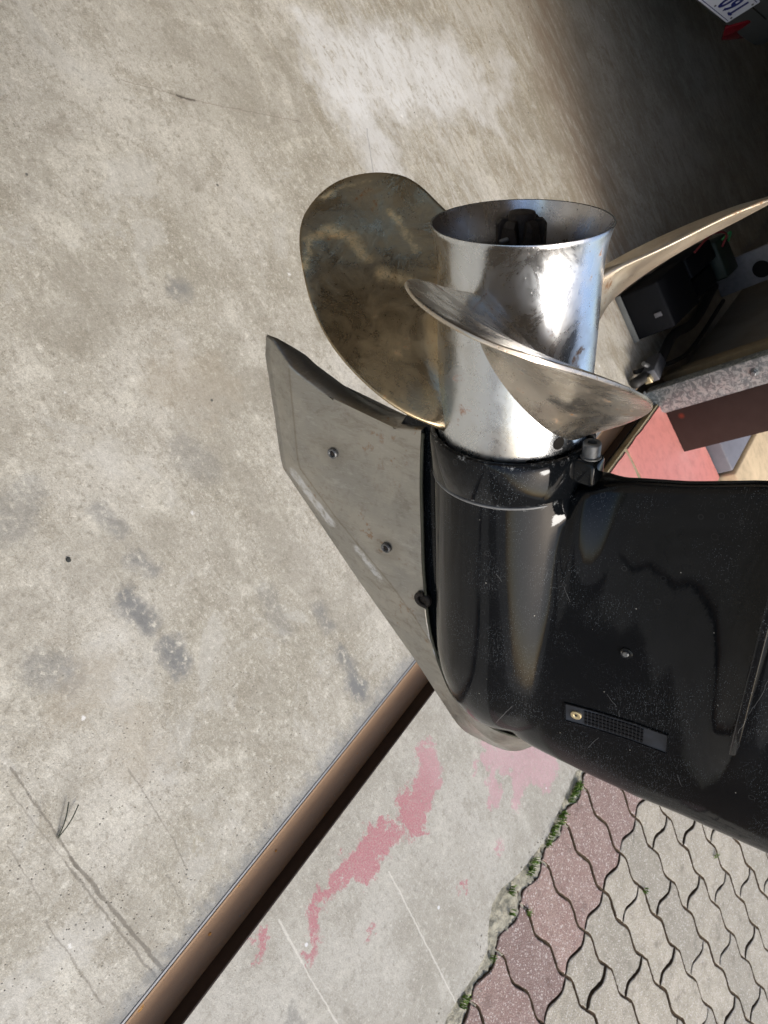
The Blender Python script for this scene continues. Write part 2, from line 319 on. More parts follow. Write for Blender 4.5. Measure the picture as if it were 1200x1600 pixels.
def mat_guard():
    s = N('dull stainless plate'); P = s.P
    n1 = s.noise(P, 14, 5, .6, .5); n2 = s.noise(P, 120, 5, .7); st = s.noise(s.scale(P, (1, 1, 3)), 500, 3, .7); w = s.vm('SUBTRACT', s.noise(P, 140, 5, .7, col=True), (.5, .5, .5))
    c = s.mix(s.ss(n1, .38, .64), (.34, .335, .315), (.42, .405, .37)); c = s.mix(s.mul(s.ss(n2, .52, .7), .3), c, (.24, .21, .17))
    c = s.mix(s.mul(s.mul(s.ss(n2, .58, .66), s.ss(n1, .52, .62)), .6), c, (.33, .18, .08))
    gr = s.noise(s.scale(P, (1, 1, .35)), 60, 7, .78, .5); c = s.mix(s.mul(s.ss(gr, .50, .66), .45), c, (.22, .20, .165)); c = s.mix(s.mul(s.ss(gr, .44, .34), .4), c, (.56, .56, .55))
    fs_ = s.noise(s.scale(P, (30, 1, 3)), 45, 3, .7); c = s.mix(s.mul(s.ss(fs_, .60, .66), .3), c, (.62, .61, .59))
    for a in ((-.061, .01, -.167), (-.144, .01, -.114)):
        c = s.mix(s.mul(s.spot(P, a, .014, .006), .35), c, (.22, .20, .17))
    D0 = s.vm('MULTIPLY', s.vm('ADD', P, s.scale(w, (.0025, .0025, .0025))), (1, 0, 1)); BL = [(.010, -.208), (-.080, -.2105), (-.090, -.2085), (-.130, -.172), (-.153, -.147), (-.185, -.112), (-.215, -.085), (-.250, -.060), (-.285, -.042)]
    for (x0, z0_), (x1, z1_) in zip(BL, BL[1:]):
        c = s.mix(s.mul(s.line(D0, (x0, 0, z0_), (x1, 0, z1_), .0005, .0016), .38), c, (.20, .16, .115))
    W = s.vm('ADD', P, s.scale(w, (.010, .010, .010))); wh = None
    for a, b, r in (((-.104, .0, -.222), (-.142, .0, -.183), .0075), ((-.160, .0, -.150), (-.185, .0, -.126), .0045)):
        d = s.vm('MULTIPLY', W, (1, 0, 1)); m = s.line(d, a, b, r, .0012); wh = m if wh is None else s.mx(wh, m)
    wh = s.mul(wh, s.ss(s.noise(P, 200, 7, .8), .42, .54)); c = s.mix(s.mul(wh, .5), c, (.62, .63, .64))
    r = s.math('ADD', .30, s.mul(s.ss(n2, .4, .7), .18)); r = s.mx(r, s.mul(wh, .75))
    s.bump(s.math('ADD', s.mul(st, .12), s.math('ADD', s.mul(n2, .3), n1)), .3, .0008)
    return s.fin(c, r, s.math('SUBTRACT', .93, s.mul(wh, .8)), .5)
def mat_paint():
    s = N('black gloss paint'); P = s.P
    n1 = s.noise(P, 20, 4, .6); fl = s.vor(P, 1400); sel = s.ss(s.vm('DOT_PRODUCT', fl.outputs['Color'], (1, 0, 0)), .80, .86)
    sp = s.mul(s.ss(fl.outputs['Distance'], .35, .15), sel); sp = s.mul(sp, s.ss(n1, .40, .62))
    c = s.mix(s.mul(sp, .8), s.mix(n1, (.0038, .0046, .0056), (.0060, .0070, .0085)), (.20, .23, .26))
    v2 = s.vor(P, 190); sel2 = s.ss(s.vm('DOT_PRODUCT', v2.outputs['Color'], (0, 1, 0)), .955, .96); c = s.mix(s.mul(s.mul(s.ss(v2.outputs['Distance'], .09, .05), sel2), .8), c, (.60, .58, .52))
    w = s.vm('ADD', P, s.scale(s.vm('SUBTRACT', s.noise(P, 60, 3, .6, col=True), (.5, .5, .5)), (.004, .004, .004)))
    D = s.vm('MULTIPLY', w, (1, 0, 1))
    for a, b, r in (((-.10, 0, .065), (-.112, 0, .070), .0003), ((-.245, 0, .105), (-.262, 0, .098), .00025), ((-.19, 0, .108), (-.20, 0, .116), .00022), ((-.16, 0, .205), (-.10, 0, .215), .0002),
                    ((-.205, 0, .118), (-.21, 0, .12), .0002), ((-.09, 0, .02), (-.097, 0, .024), .0002), ((-.25, 0, .17), (-.262, 0, .176), .0002), ((-.23, 0, .035), (-.262, 0, .02), .0003)):
        c = s.mix(s.mul(s.line(D, a, b, r*.6, .0002), .16), c, (.42, .42, .42))
    sc1 = s.noise(s.scale(P, (60, 20, 900)), 3, 2, .5); hz = s.mul(s.ss(sc1, .62, .72), s.ss(n1, .45, .6)); c = s.mix(s.mul(hz, .10), c, (.3, .3, .3))
    sx = s.t.nodes.new('ShaderNodeSeparateXYZ'); s.put(sx.inputs[0], s.vm('ADD', P, s.scale(s.vm('SUBTRACT', s.noise(P, 160, 6, .8, col=True), (.5, .5, .5)), (.006, .006, .006)))); ax = sx.outputs[0]
    rim = s.mx(s.mul(s.ss(ax, -.0345, -.0315), s.ss(ax, -.0275, -.030)), s.mul(s.ss(ax, .001, .0035), s.ss(ax, .012, .007)))
    rim = s.mul(rim, s.ss(s.vm('LENGTH', s.vm('MULTIPLY', P, (0, 1, 1))), .068, .062))
    chp = s.ss(s.noise(P, 120, 7, .8), .54, .62); c = s.mix(s.mul(s.mul(rim, chp), .8), c, (.34, .35, .35))
    dn = s.ss(s.noise(P, 9, 5, .65), .46, .66); dust = s.ss(s.noise(P, 700, 4, .8), .52, .72); c = s.mix(s.mul(s.mul(dn, dust), .045), c, (.35, .34, .32))
    spl = s.vor(P, 75); rg = s.mul(s.ss(s.math('ABSOLUTE', s.math('SUBTRACT', spl.outputs['Distance'], .17)), .03, .0), s.ss(s.vm('DOT_PRODUCT', spl.outputs['Color'], (0, 0, 1)), .78, .82)); c = s.mix(s.mul(rg, .035), c, (.5, .5, .5))
    rough = s.math('ADD', s.mul(dn, .08), s.math('ADD', .045, s.mul(s.ss(n1, .40, .75), .10)))
    s.bump(s.math('ADD', n1, s.mul(s.noise(P, 420, 3, .6), .12)), .14, .001)
    return s.fin(c, rough, 0, .20)
MFLOOR = mat_floor(); MAPRON = mat_apron()
MRED = mat_paver('red paver concrete', (.30, .20, .175), (.36, .26, .225), (.19, .135, .125))
MGREY = mat_paver('grey paver concrete', (.40, .365, .29), (.50, .455, .37), (.26, .245, .205))
MSAND = mat_plain('joint sand', (.085, .062, .042), .95, 0, .5, 200, .8, .003, .1)
MMORT = mat_plain('crumbly mortar', (.40, .38, .30), .95, 0, .6, 110, 1., .005, .2, (.20, .19, .14))
MRUST = None
def mat_channel():
    s = N('rust-brown painted steel'); P = s.P; n1 = s.noise(s.scale(P, (1, .35, 1)), 25, 5, .6); n2 = s.noise(P, 60, 4, .7); n3 = s.noise(P, 500, 3, .7)
    c = s.mix(n1, (.27, .175, .105), (.35, .235, .145)); c = s.mix(s.mul(s.ss(n2, .66, .74), .8), c, (.42, .16, .04)); c = s.mix(s.mul(s.ss(n3, .5, .8), .4), c, (.12, .08, .055))
    s.bump(n2, .3, .002); return s.fin(c, .8, 0, .3)
MCHAN = mat_channel()
MEDGE = mat_plain('worn steel edge', (.34, .34, .34), .6, .4, .3, 40)
MSTEEL = mat_steel('polished stainless', rust=.8)
PAINTED_GLINTS = [((.123, .0135, -.1683), (.1265, -.0013, -.1618), .003, .005), ((.1265, -.0013, -.1618), (.1218, -.0044, -.1452), .004, .006), ((.1218, -.0044, -.1452), (.1108, .0018, -.1253), .003, .006),
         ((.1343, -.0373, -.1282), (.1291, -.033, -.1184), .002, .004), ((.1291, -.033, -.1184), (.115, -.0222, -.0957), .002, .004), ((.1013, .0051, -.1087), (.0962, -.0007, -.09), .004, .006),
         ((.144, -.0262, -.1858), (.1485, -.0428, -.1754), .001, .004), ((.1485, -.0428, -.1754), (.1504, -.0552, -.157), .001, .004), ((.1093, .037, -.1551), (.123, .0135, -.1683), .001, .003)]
MBL = mat_steel('tarnished blade with painted reflections', (.58, .47, .30), .45, 1., .60, .20, .42, 3.6, .08, PAINTED_GLINTS, 0.)  # dark bronze base and gold glints paint in reflections over the tarnish
MBC = mat_steel('stained stainless blade', (.58, .53, .46), .6, 1., .15, .15, .40, 1.6, .10)
MBR = mat_steel('dusty stainless blade', (.60, .50, .38), .6, .8, .15, .25, .5, 1.2, .2)
MIN = mat_steel('inner stainless', (.50, .50, .52), .25, .4, .05, .18, .35)
MGUARD = mat_guard(); MPAINT = mat_paint()
MRUB = mat_plain('greasy dark metal', (.022, .016, .013), .55, .2, .5, 300, .8, .002)
MBOLT = mat_plain('weathered bolt steel', (.17, .175, .18), .45, .7, .4, 300, .4)
MBRASS = mat_plain('brass screw', (.62, .52, .32), .35, .8, .3, 400, .3)
MBLACK = mat_plain('black plastic', (.004, .0045, .006), .55, 0, .4, 80, .2, .001, .12)
MHOLE = mat_plain('painted recess shade', (.007, .005, .003), .9, 0., .4, 200)
# ------------------------------------------------------------------ the ground
def gsheet(name, poly, z, mat, kind='structure', th=.0, label=None):
    if th: V, F = prism(poly, z-th, z)
    else: V = [(x, y, z) for x, y in poly]; F = [tuple(range(len(poly)))]
    o = mesh(name, V, F, mat, ground=True); tag(o, kind=kind, label=label); return o
MYARD = mat_plain('yard concrete', (.34, .32, .28), .92, 0, .4, 12, .4, .004)
gsheet('ground', [(-60, -60), (60, -60), (60, 60), (-60, 60)], -.09, MYARD)
FLX0, FLX1 = .749, .830
gsheet('garage_floor', [(-4.5, -4), (FLX0-.0015, -4), (FLX0-.0015, 8), (-4.5, 8)], 0, MFLOOR, th=.07)
# apron with its broken outer edge
edge = [(1.343, 1.304), (1.321, 1.257), (1.33, 1.159), (1.338, 1.063), (1.326, .998), (1.313, .935), (1.284, .857), (1.288, .817), (1.312, .775), (1.336, .755), (1.338, .707), (1.327, .63), (1.325, .575)]
E2 = []
for i in range(len(edge)-1):
    a, b = Vector(edge[i]), Vector(edge[i+1])
    for k in range(6):
        q = a.lerp(b, k/6); n_ = mn.noise(Vector((q.x*60, q.y*60, 0))); E2.append((q.x+.004*n_+random.uniform(-.0015, .0015), q.y))
lo = [(1.33 + .006*mn.noise(Vector((0, .575-.02*k*9, 3))), .575-.02*k) for k in range(1, 60)] + [(1.33, -4)]
hi = [(1.345 + .005*mn.noise(Vector((4, k*.8, 3))), 1.304+.02*k) for k in range(20, 0, -1)]
gsheet('concrete_apron', [(FLX1+.0015, -4), (FLX1+.0015, 1.70), (1.34, 1.70)] + hi + E2 + lo, 0, MAPRON, th=.07)
# mortar strip
def rough_strip(name, pts, z, wob, mat, n=4):
    V = []; F = []
    for i, (x0, x1, y) in enumerate(pts):
        for k in range(n+1):
            x = x0+(x1-x0)*k/n; V.append((x+random.uniform(-.001, .001), y, z + wob*mn.noise(Vector((x*70, y*70, 1))) + wob*.7*mn.noise(Vector((x*200, y*200, 1)))))
        if i:
            for k in range(n): a = (i-1)*(n+1)+k; F.append((a, a+1, a+n+2, a+n+1))
    return mesh(name, V, F, mat, ground=True, smooth=True)
ms = []
y = 2.0
while y > -.6:
    ms.append((1.27, 1.39, y)); y -= .006
o = rough_strip('mortar_strip', ms, -.006, .006, MMORT, 20); tag(o, kind='structure')
# paving: joint sand bed, every paver a piece
bed = gsheet('paving', [(1.30, -4), (14, -4), (14, 14), (1.30, 14)], -.0095, MSAND, th=.05)
S0, SP, LG = .77, .1205, .240
def paver_me(name, nL, lng, mat, seed, cut=0):
    rnd = random.Random(seed); g = .0027; pts = []; NL, NS = (32 if lng > .2 else 16), 14
    fl = lambda u: .0090*math.asin(.93*math.sin(4*math.pi*u/LG))/1.2
    fs = lambda v: -.0115*math.asin(.90*math.sin(2*math.pi*v/SP))/1.12
    L_ = lng
    for k in range(NL): u = L_*k/NL; pts.append((u+0, fl(u)))
    for k in range(NS): v = SP*k/NS; pts.append((L_+fs(v), v))
    for k in range(NL): u = L_*(1-k/NL); pts.append((u, SP+fl(u)))
    for k in range(NS): v = SP*(1-k/NS); pts.append((fs(v), v))
    cxm, cym = L_/2, SP/2
    n = len(pts); P = [Vector(p) for p in pts]
    def inset(d):
        o = []
        for i in range(n):
            t = (P[(i+1) % n]-P[i-1]).normalized(); nn = Vector((-t.y, t.x)); o.append(P[i]+nn*d)
        return o
    V = []; rings = [(g, -.05), (g, -.006), (g+.0012, -.0016), (g+.0034, -.0002)]
    for d, z in rings:
        for i, q in enumerate(inset(d)):
            jit = .0011
            wv = .0016*mn.noise(Vector((i*.45, seed*3.1, 0)))
            V.append((q.x-cxm+rnd.uniform(-jit, jit)*.7+wv, q.y-cym+rnd.uniform(-jit, jit)*.7+wv, z+(rnd.uniform(-.0008, .0004) if d > g else 0)))
    F = [(r*n+i, r*n+(i+1) % n, (r+1)*n+(i+1) % n, (r+1)*n+i) for r in range(len(rings)-1) for i in range(n)]
    m = len(rings)-1; F.append(tuple(m*n+i for i in range(n)))
    me = bpy.data.meshes.new(name); me.from_pydata([tuple(v) for v in V], [], F); me.update()
    for f in me.polygons: f.use_smooth = len(f.vertices) < 5
    me.materials.append(mat); me.materials.append(MSAND)
    for k_ in range(2*n): me.polygons[k_].material_index = 1
    return me
redv = [paver_me('red_paver', 1, LG, MRED, k) for k in range(3)]; gv = [paver_me('grey_paver', 1, LG, MGREY, 10+k) for k in range(4)]; hv = [paver_me('half_paver', 1, LG/2, MGREY, 20+k) for k in range(2)]
def put_paver(name, me, x, y):
    o = bpy.data.objects.new(name, me); link(o, bed); o.matrix_world = GR @ Matrix.Translation((x, y, random.uniform(-.0022, .0012)-.001)) @ Matrix.Rotation(random.uniform(-.008, .008), 4, 'Z') @ Matrix.Rotation(random.uniform(-.008, .008), 4, 'X') @ Matrix.Rotation(random.uniform(-.006, .006), 4, 'Y')
TB = 1.601
for j in range(-7, 15):
    yy = S0+SP*j+SP/2
    put_paver('red_paver', random.choice(redv), TB-LG/2, yy)
    x = TB
    if j % 2: put_paver('half_paver', random.choice(hv), x+LG/4, yy); x += LG/2
    while x < TB+1.85: put_paver('grey_paver', random.choice(gv), x+LG/2, yy); x += LG
# grass tufts in the kerb joint
def grass():
    V = []; F = []; rnd = random.Random(3)
    for (x, y, r, n) in ((1.352, 1.235, .016, 90), (1.35, 1.20, .012, 50), (1.352, 1.135, .014, 60), (1.347, 1.09, .014, 80), (1.35, 1.055, .008, 30), (1.338, .985, .012, 40), (1.34, .96, .008, 30), (1.318, .89, .008, 30), (1.352, .86, .006, 12),
                         (1.395, .895, .006, 18), (1.345, .64, .010, 40), (1.36, .75, .005, 10), (1.43, 1.35, .01, 20), (1.75, 1.26, .006, 16), (1.34, .5, .012, 30), (2.0, 1.6, .008, 20)):
        for k in range(n):
            a = rnd.uniform(0, 6.28); rr = r*rnd.random()**.5; px, py = x+rr*math.cos(a)*.6, y+rr*math.sin(a)*1.5
            h = rnd.uniform(.004, .014); b = rnd.uniform(0, 6.28); lx, ly = math.cos(b), math.sin(b); le = rnd.uniform(.002, .009); wd = rnd.uniform(.0006, .0013)
            i = len(V); V += [(px-ly*wd, py+lx*wd, -.006), (px+ly*wd, py-lx*wd, -.006), (px+lx*le*.5+ly*wd, py+ly*le*.5-lx*wd, h*.7), (px+lx*le*.5-ly*wd, py+ly*le*.5+lx*wd, h*.7), (px+lx*le, py+ly*le, h)]
            F += [(i, i+1, i+2, i+3), (i+3, i+2, i+4)]
    s = N('moss and grass'); n = s.noise(s.P, 90, 3); c = s.mix(s.ss(n, .35, .65), (.06, .13, .018), (.17, .26, .05)); m = s.fin(c, .7, 0, .3)
    return tag(mesh('grass_tufts', V, F, m, ground=True), 'small bright green tufts of grass in the crack between apron and pavers', 'grass', kind='stuff')
grass()
def grit():
    rnd = random.Random(11); V = []; F = []
    def stone(x, y, z, r):
        k = len(V); q = [(1, 0, 0), (-1, 0, 0), (0, 1, 0), (0, -1, 0), (0, 0, 1), (0, 0, -.4)]; a_ = rnd.uniform(0, 6.28); c_, s_ = math.cos(a_), math.sin(a_)
        for u, v, w_ in q:
            u *= r*rnd.uniform(.6, 1.3); v *= r*rnd.uniform(.6, 1.3); V.append((x+u*c_-v*s_, y+u*s_+v*c_, z+w_*r*.6))
        for t in ((0, 2, 4), (2, 1, 4), (1, 3, 4), (3, 0, 4), (2, 0, 5), (1, 2, 5), (3, 1, 5), (0, 3, 5)): F.append(tuple(k+i for i in t))
    for i in range(420): stone(1.335+rnd.gauss(0, .022), rnd.uniform(.1, 1.6), .0005, rnd.uniform(.0006, .0022))
    for i in range(160): stone(rnd.uniform(.84, 1.3), rnd.uniform(.1, 1.4), .0004, rnd.uniform(.0004, .0012))
    for i in range(260): stone(.742-abs(rnd.gauss(0, .03)), rnd.uniform(0, 2.2), .0004, rnd.uniform(.0004, .0011))
    for i in range(260): stone(rnd.uniform(-.9, .74), rnd.uniform(0, 3.2), .0004, rnd.uniform(.0004, .0013))
    for i in range(240): stone(rnd.uniform(1.4, 2.4), rnd.uniform(.4, 2.2), .0008, rnd.uniform(.0005, .0014))
    for i in range(120): stone(FLX1-.006-abs(rnd.gauss(0, .008)), rnd.uniform(0, 1.5), -.0355, rnd.uniform(.0006, .0018))
    tag(mesh('loose_grit', V, F, mat_plain('loose grit', (.27, .25, .20), .9, 0, .6, 30), ground=True), 'loose grit and crumbs of mortar scattered over the floor and pavers', 'grit', kind='stuff')
grit()
# ------------------------------------------------------------------ recessed door channel
ch = empty('door_channel', mat=GR @ Matrix.Translation((.79, 1.0, 0)))
tag(ch, 'rust-brown recessed steel floor channel running along the garage doorway', 'floor channel')
def chbox(name, x0, x1, z0, z1, mat, y0=-4, y1=2.45):
    V, F = boxvf(x0, x1, y0, y1, z0, z1); o = mesh(name, V, F, mat, bev=.0007, seg=1); o.parent = ch; o.matrix_world = GR.copy(); return o
chbox('channel_floor', FLX0+.003, FLX1-.003, -.045, -.036, MCHAN)
chbox('channel_wall', FLX0-.001, FLX0+.003, -.045, .002, MCHAN)
chbox('channel_wall', FLX1-.003, FLX1+.001, -.045, .002, mat_plain('channel side with painted shade', (.030, .022, .019), .8, 0, .4, 60, .3, .002, .2))  # near-black colour paints in the shadow on this side
chbox('edge_strip', FLX0-.0055, FLX0-.0012, -.01, .0012, MEDGE)
LL = ['largest orange-brown leaf scrap lying in the floor channel', 'dark brown leaf scrap in the near end of the channel', 'tiny leaf fleck beside the larger scrap near the channel shadow', 'leaf scrap lowest in the photo in the floor channel', 'leaf fleck in the channel farthest up towards the skeg guard', 'small leaf fleck in the middle of the channel']
for li, (x, y, w_, l_) in enumerate(((.772, .43, .004, .007), (.768, .335, .004, .006), (.790, .345, .003, .004), (.775, .20, .004, .007), (.765, .60, .002, .004), (.79, .52, .002, .003))):
    V, F = [], []
    for r in (1, .55):
        for k in range(7):
            t = 6.283*k/7; V.append((x+w_*r*math.cos(t)*random.uniform(.7, 1.2), y+l_*r*math.sin(t)*random.uniform(.7, 1.2), -.036+(.0006 if r == 1 else .003)*random.uniform(.6, 1)))
    F = [(k, (k+1) % 7, 7+(k+1) % 7, 7+k) for k in range(7)] + [tuple(range(7, 14))]
    leaf = mesh('dry_leaf_fragment', V, F, mat_plain('dry leaf', (.42, .22, .06), .8) if not bpy.data.materials.get('dry leaf') else bpy.data.materials['dry leaf'])
    leaf.matrix_world = GR.copy(); tag(leaf, LL[li], 'leaf scrap', 'leaf scraps in the floor channel')
# pine needles
for i, (bx, by) in enumerate(((.432, .294), (.446, .302))):
    P0 = Vector((.463, .253, .002)); P1 = Vector((bx, by, .006)); mid = (P0+P1)/2+Vector((.0015, .001, .003))
    V, F = tube(catmull([P0, mid, P1], 6), .0009, 6)
    if i == 0: nv, nf = V, F
    else: k = len(nv); nv = nv+V; nf = nf+[tuple(a+k for a in f) for f in F]
o = mesh('pine_needle_pair', nv, nf, mat_plain('pine needle', (.02, .028, .014), .6), ground=True, smooth=True)
tag(o, 'dark V-shaped pair of pine needles lying on the concrete floor', 'pine needles')
V, F = prism([(.1405+.0042*math.cos(t*.63), .511+.0042*math.sin(t*.63)) for t in range(10)], 0, .0022)
tag(mesh('round_pebble', V, F, mat_plain('dark stone', (.035, .038, .035), .7), ground=True, bev=.0008), 'small round black pebble on the pale concrete floor', 'pebble')
# ------------------------------------------------------------------ tiled plinth, door post, wall
MTILE = mat_plain('faded red floor tile', (.56, .21, .18), .6, 0, .3, 30, .2, .001, .4, (.64, .36, .31)); MGROUT = mat_plain('old grout', (.36, .31, .20), .9, 0, .5, 120, .8, .003, .2, (.15, .13, .07))
PZ = .03
pl = gsheet('tiled_threshold', [(.835, 1.72), (1.36, 1.72), (1.36, 2.62), (.835, 2.62)], PZ-.004, MGROUT, th=.10)
for (x0, x1, y0, y1) in ((.843, 1.23, 1.725, 2.115), (.843, 1.235, 2.133, 2.62), (1.26, 1.36, 1.725, 2.62)):
    poly = []
    for (ax, ay, bx, by) in ((x0, y0, x1, y0), (x1, y0, x1, y1), (x1, y1, x0, y1), (x0, y1, x0, y0)):
        for k in range(12):
            t = k/12; d = .004*mn.noise(Vector(((ax+(bx-ax)*t)*30, (ay+(by-ay)*t)*30, 2)))
            poly.append((ax+(bx-ax)*t+d, ay+(by-ay)*t+d))
    V, F = prism(poly, -.01, PZ); t = mesh('tile', V, F, MTILE, bev=.0012, seg=1); t.parent = pl; t.matrix_world = GR.copy()
def mat_galv():
    s = N('galvanised steel'); v = s.vor(s.vm('ADD', s.P, s.scale(s.noise(s.P, 40, 3, col=True), (.03, .03, .03))), 60); n = s.noise(s.P, 50, 4, .7, 1.5)
    c = s.mix(s.ss(n, .42, .6), (.17, .19, .20), (.40, .42, .42)); s.bump(n, .2, .001); return s.fin(c, s.math('ADD', .38, s.mul(v.outputs['Distance'], .3)), .55, .5)
def mat_brown():
    s = N('brown painted steel'); n = s.noise(s.P, 18, 4, .6); c = s.mix(n, (.030, .017, .015), (.048, .030, .026)); c = s.mix(s.spot(s.P, (.905, 2.445, .075), .010, .008), c, (.30, .045, .02)); s.bump(n, .1, .001); return s.fin(c, .75, 0, .15)
post = empty('door_post', mat=GR @ Matrix.Translation((.9, 2.5, 0)))
tag(post, 'steel doorway post with galvanised flange and brown painted web behind the propeller', 'door post')
def pbox(name, *a, m=None, bev=.002):
    V, F = boxvf(*a); o = mesh(name, V, F, m, bev=bev, seg=2, auto=40, smooth=True); o.parent = post; o.matrix_world = GR.copy(); return o
MGALV = mat_galv()
pbox('galvanised_flange', .785, .868, 2.435, 2.442, 0, 2.62, m=MGALV); pbox('galvanised_lip', .785, .789, 2.4425, 2.49, 0, 2.62, m=MGALV)
pbox('brown_web', .8685, 1.035, 2.455, 2.56, PZ+.001, 2.62, m=mat_brown()); pbox('web_lip', .8685, .875, 2.4425, 2.4545, PZ+.001, 2.62, m=MGALV, bev=.001)
for k_, (bx_, bz_) in enumerate(((.826, .35), (.826, .75))):
    V, F = lathe([(0, .013), (.004, .013), (.005, .009), (.012, .0088), (.013, .007), (.013, .0001)], 6); o = mesh('bolt_head', [(bx_+v[1], 2.4345-v[0], bz_+v[2]) for v in V], F, MBOLT); o.parent = post; o.matrix_world = GR.copy()
pbox('floor_plate', .775, .866, 2.395, 2.434, .0045, .008, m=MGALV)
MWALL = mat_plain('grimy plaster', (.26, .235, .20), .9, 0, .4, 8, .3, .004)
wl = box('side_wall', .885, 1.04, 2.565, 8, -.05, 2.8, MWALL, ground=True); tag(wl, 'grimy plaster garage side wall running back from the doorway post', 'wall')
bk = box('back_wall', -3.2, 1.04, 8.003, 8.15, -.05, 2.8, MWALL, ground=True); tag(bk, 'plaster back wall deep inside the garage behind the car', 'wall')
WX0, WX1 = -3.35, -3.2
V = []; F = []
for bb in ((WX0, WX1, -4, .2, -.05, 2.8), (WX0, WX1, 1.6, 8.0, -.05, 2.8), (WX0, WX1, .2, 1.6, -.05, 1.6), (WX0, WX1, .2, 1.6, 2.3, 2.8)):
    v_, f_ = boxvf(*bb); k = len(V); V += v_; F += [tuple(q+k for q in f) for f in f_]
fw_ = mesh('far_side_wall', V, F, MWALL, ground=True)  # unseen window gap, added for its bright reflection in the left blade
for bb in ((WX0+.03, WX1-.05, .205, .25, 1.605, 2.295), (WX0+.03, WX1-.05, 1.55, 1.595, 1.605, 2.295), (WX0+.03, WX1-.05, .65, .72, 1.65, 2.25), (WX0+.03, WX1-.05, 1.1, 1.17, 1.65, 2.25), (WX0+.03, WX1-.05, .2505, 1.5495, 1.605, 1.649), (WX0+.03, WX1-.05, .2505, 1.5495, 2.251, 2.295)):
    V, F = boxvf(*bb); o = mesh('added_window_bar', V, F, MROOFP if 'MROOFP' in globals() else mat_plain('added window paint', (.35, .34, .30), .6)); o.parent = fw_; o.matrix_parent_inverse = fw_.matrix_world.inverted(); o.matrix_world = GR.copy(); tag(fw_, 'plaster garage wall with an unseen window put in for its reflection, opposite the doorway', 'wall')
MROOF = mat_plain('roof sheeting', (.30, .26, .21), .75, 0, .3, 6, .2, .004)
rf = box('garage_roof', -3.5, 1.05, -1.6, 8.15, 2.802, 2.9, MROOF, ground=True); tag(rf, 'pale brown sheet roof covering the garage and its doorway', 'roof')
bm_ = box('door_lintel', .78, .90, -1.6, 2.43, 2.45, 2.80, mat_plain('lintel paint', (.30, .27, .22), .8), ground=True); tag(bm_, 'painted lintel beam over the open garage doorway', 'lintel')
gb = box('grey_block', 1.06, 1.225, 2.63, 3.5, -.05, .08, mat_plain('grey painted block', (.13, .13, .15), .6, 0, .25, 20), ground=True, bev=.006)
tag(gb, 'grey painted concrete block standing beside the brown door post', 'concrete block')
st = box('sunlit_step', 1.235, 1.9, 2.63, 3.5, -.05, .085, mat_plain('cream sandstone', (.60, .47, .30), .85, 0, .35, 30), ground=True, bev=.008)
tag(st, 'cream stone step edge beyond the red tiles outside the doorway', 'step')
# ------------------------------------------------------------------ things on the garage floor
cs = empty('plastic_case', mat=GR @ Matrix.Translation((.545, 2.55, 0)) @ Matrix.Rotation(R(-3), 4, 'Z'))
tag(cs, 'black plastic battery case with lid and dark cables by the door post', 'battery case')
def cpart(name, V, F, m, bev=0, smooth=True):
    return mesh(name, V, F, m, cs, smooth=smooth, bev=bev, seg=2, auto=45)
V, F = boxvf(-.075, .085, -.02, .24, 0, .15); cpart('case_body', V, F, MBLACK, .008)
V, F = boxvf(-.072, .000, .245, .52, .02, .155); cpart('case_bay', V, F, MBLACK, .006)
V, F = boxvf(.012, .080, .245, .50, .0, .135); cpart('case_bay', V, F, MBLACK, .006)
V, F = boxvf(.02, .035, -.025, -.021, .10, .125); cpart('latch', V, F, mat_plain('latch grey', (.09, .09, .10), .4), .001)
V, F = boxvf(-.078, .088, -.026, -.0205, .0, .02); cpart('base_trim', V, F, mat_plain('grey trim', (.14, .145, .14), .5), .001)
V, F = boxvf(-.05, .09, .54, .68, .03, .16); cpart('terminal_cap', V, F, mat_plain('dark green cap', (.018, .03, .022), .5), .008)
V, F = tube(catmull([(-.07, .33, .16), (-.09, .45, .19), (-.06, .56, .20), (-.02, .58, .165)], 8), .004, 8); cpart('red_wire', V, F, mat_plain('dull red wire', (.20, .03, .03), .5))
V, F = tube(catmull([(-.04, .60, .165), (-.05, .64, .19), (-.02, .66, .165)], 8), .004, 8); cpart('green_wire', V, F, mat_plain('green wire', (.05, .25, .09), .5))
tg = box('white_panel', .65, .78, 3.32, 3.34, .02, .26, mat_plain('dull white plastic', (.20, .20, .22), .5), ground=True, bev=.004)
tag(tg, 'dull white plastic panel with a round hole just behind the battery case', 'panel')
V, F = [], []
for r in (.034, .03):
    for k in range(20): t = 6.283*k/20; V.append((.73+r*math.cos(t), 3.318-(.002 if r < .034 else 0), .20+r*math.sin(t)))
F = [tuple(range(20, 40))] + [(k, (k+1) % 20, 20+(k+1) % 20, 20+k) for k in range(20)]
h_ = mesh('round_opening', V, F, mat_plain('black void', (.004, .004, .004), .9)); h_.matrix_world = GR.copy(); h_.parent = tg; h_.matrix_parent_inverse = tg.matrix_world.inverted(); h_.matrix_world = GR.copy()
def hose(name, pts, r, label, m, g=None):
    V, F = tube(catmull(pts, 8), r, 10); o = mesh(name, V, F, m, ground=True, smooth=True); tag(o, label, 'hose', g); return o
MHOSE = mat_plain('black rubber', (.018, .017, .016), .6)
hose('rubber_hose', [(.72, 2.36, .02), (.73, 2.5, .045), (.70, 2.7, .05), (.74, 2.95, .035), (.72, 3.3, .02)], .017, 'thick black rubber hose lying between the battery case and the post', MHOSE)
hose('thin_cable', [(.70, 2.42, .01), (.76, 2.6, .06), (.80, 2.85, .04), (.79, 3.3, .03)], .008, 'thin black cable draped beside the thick rubber hose', MHOSE)
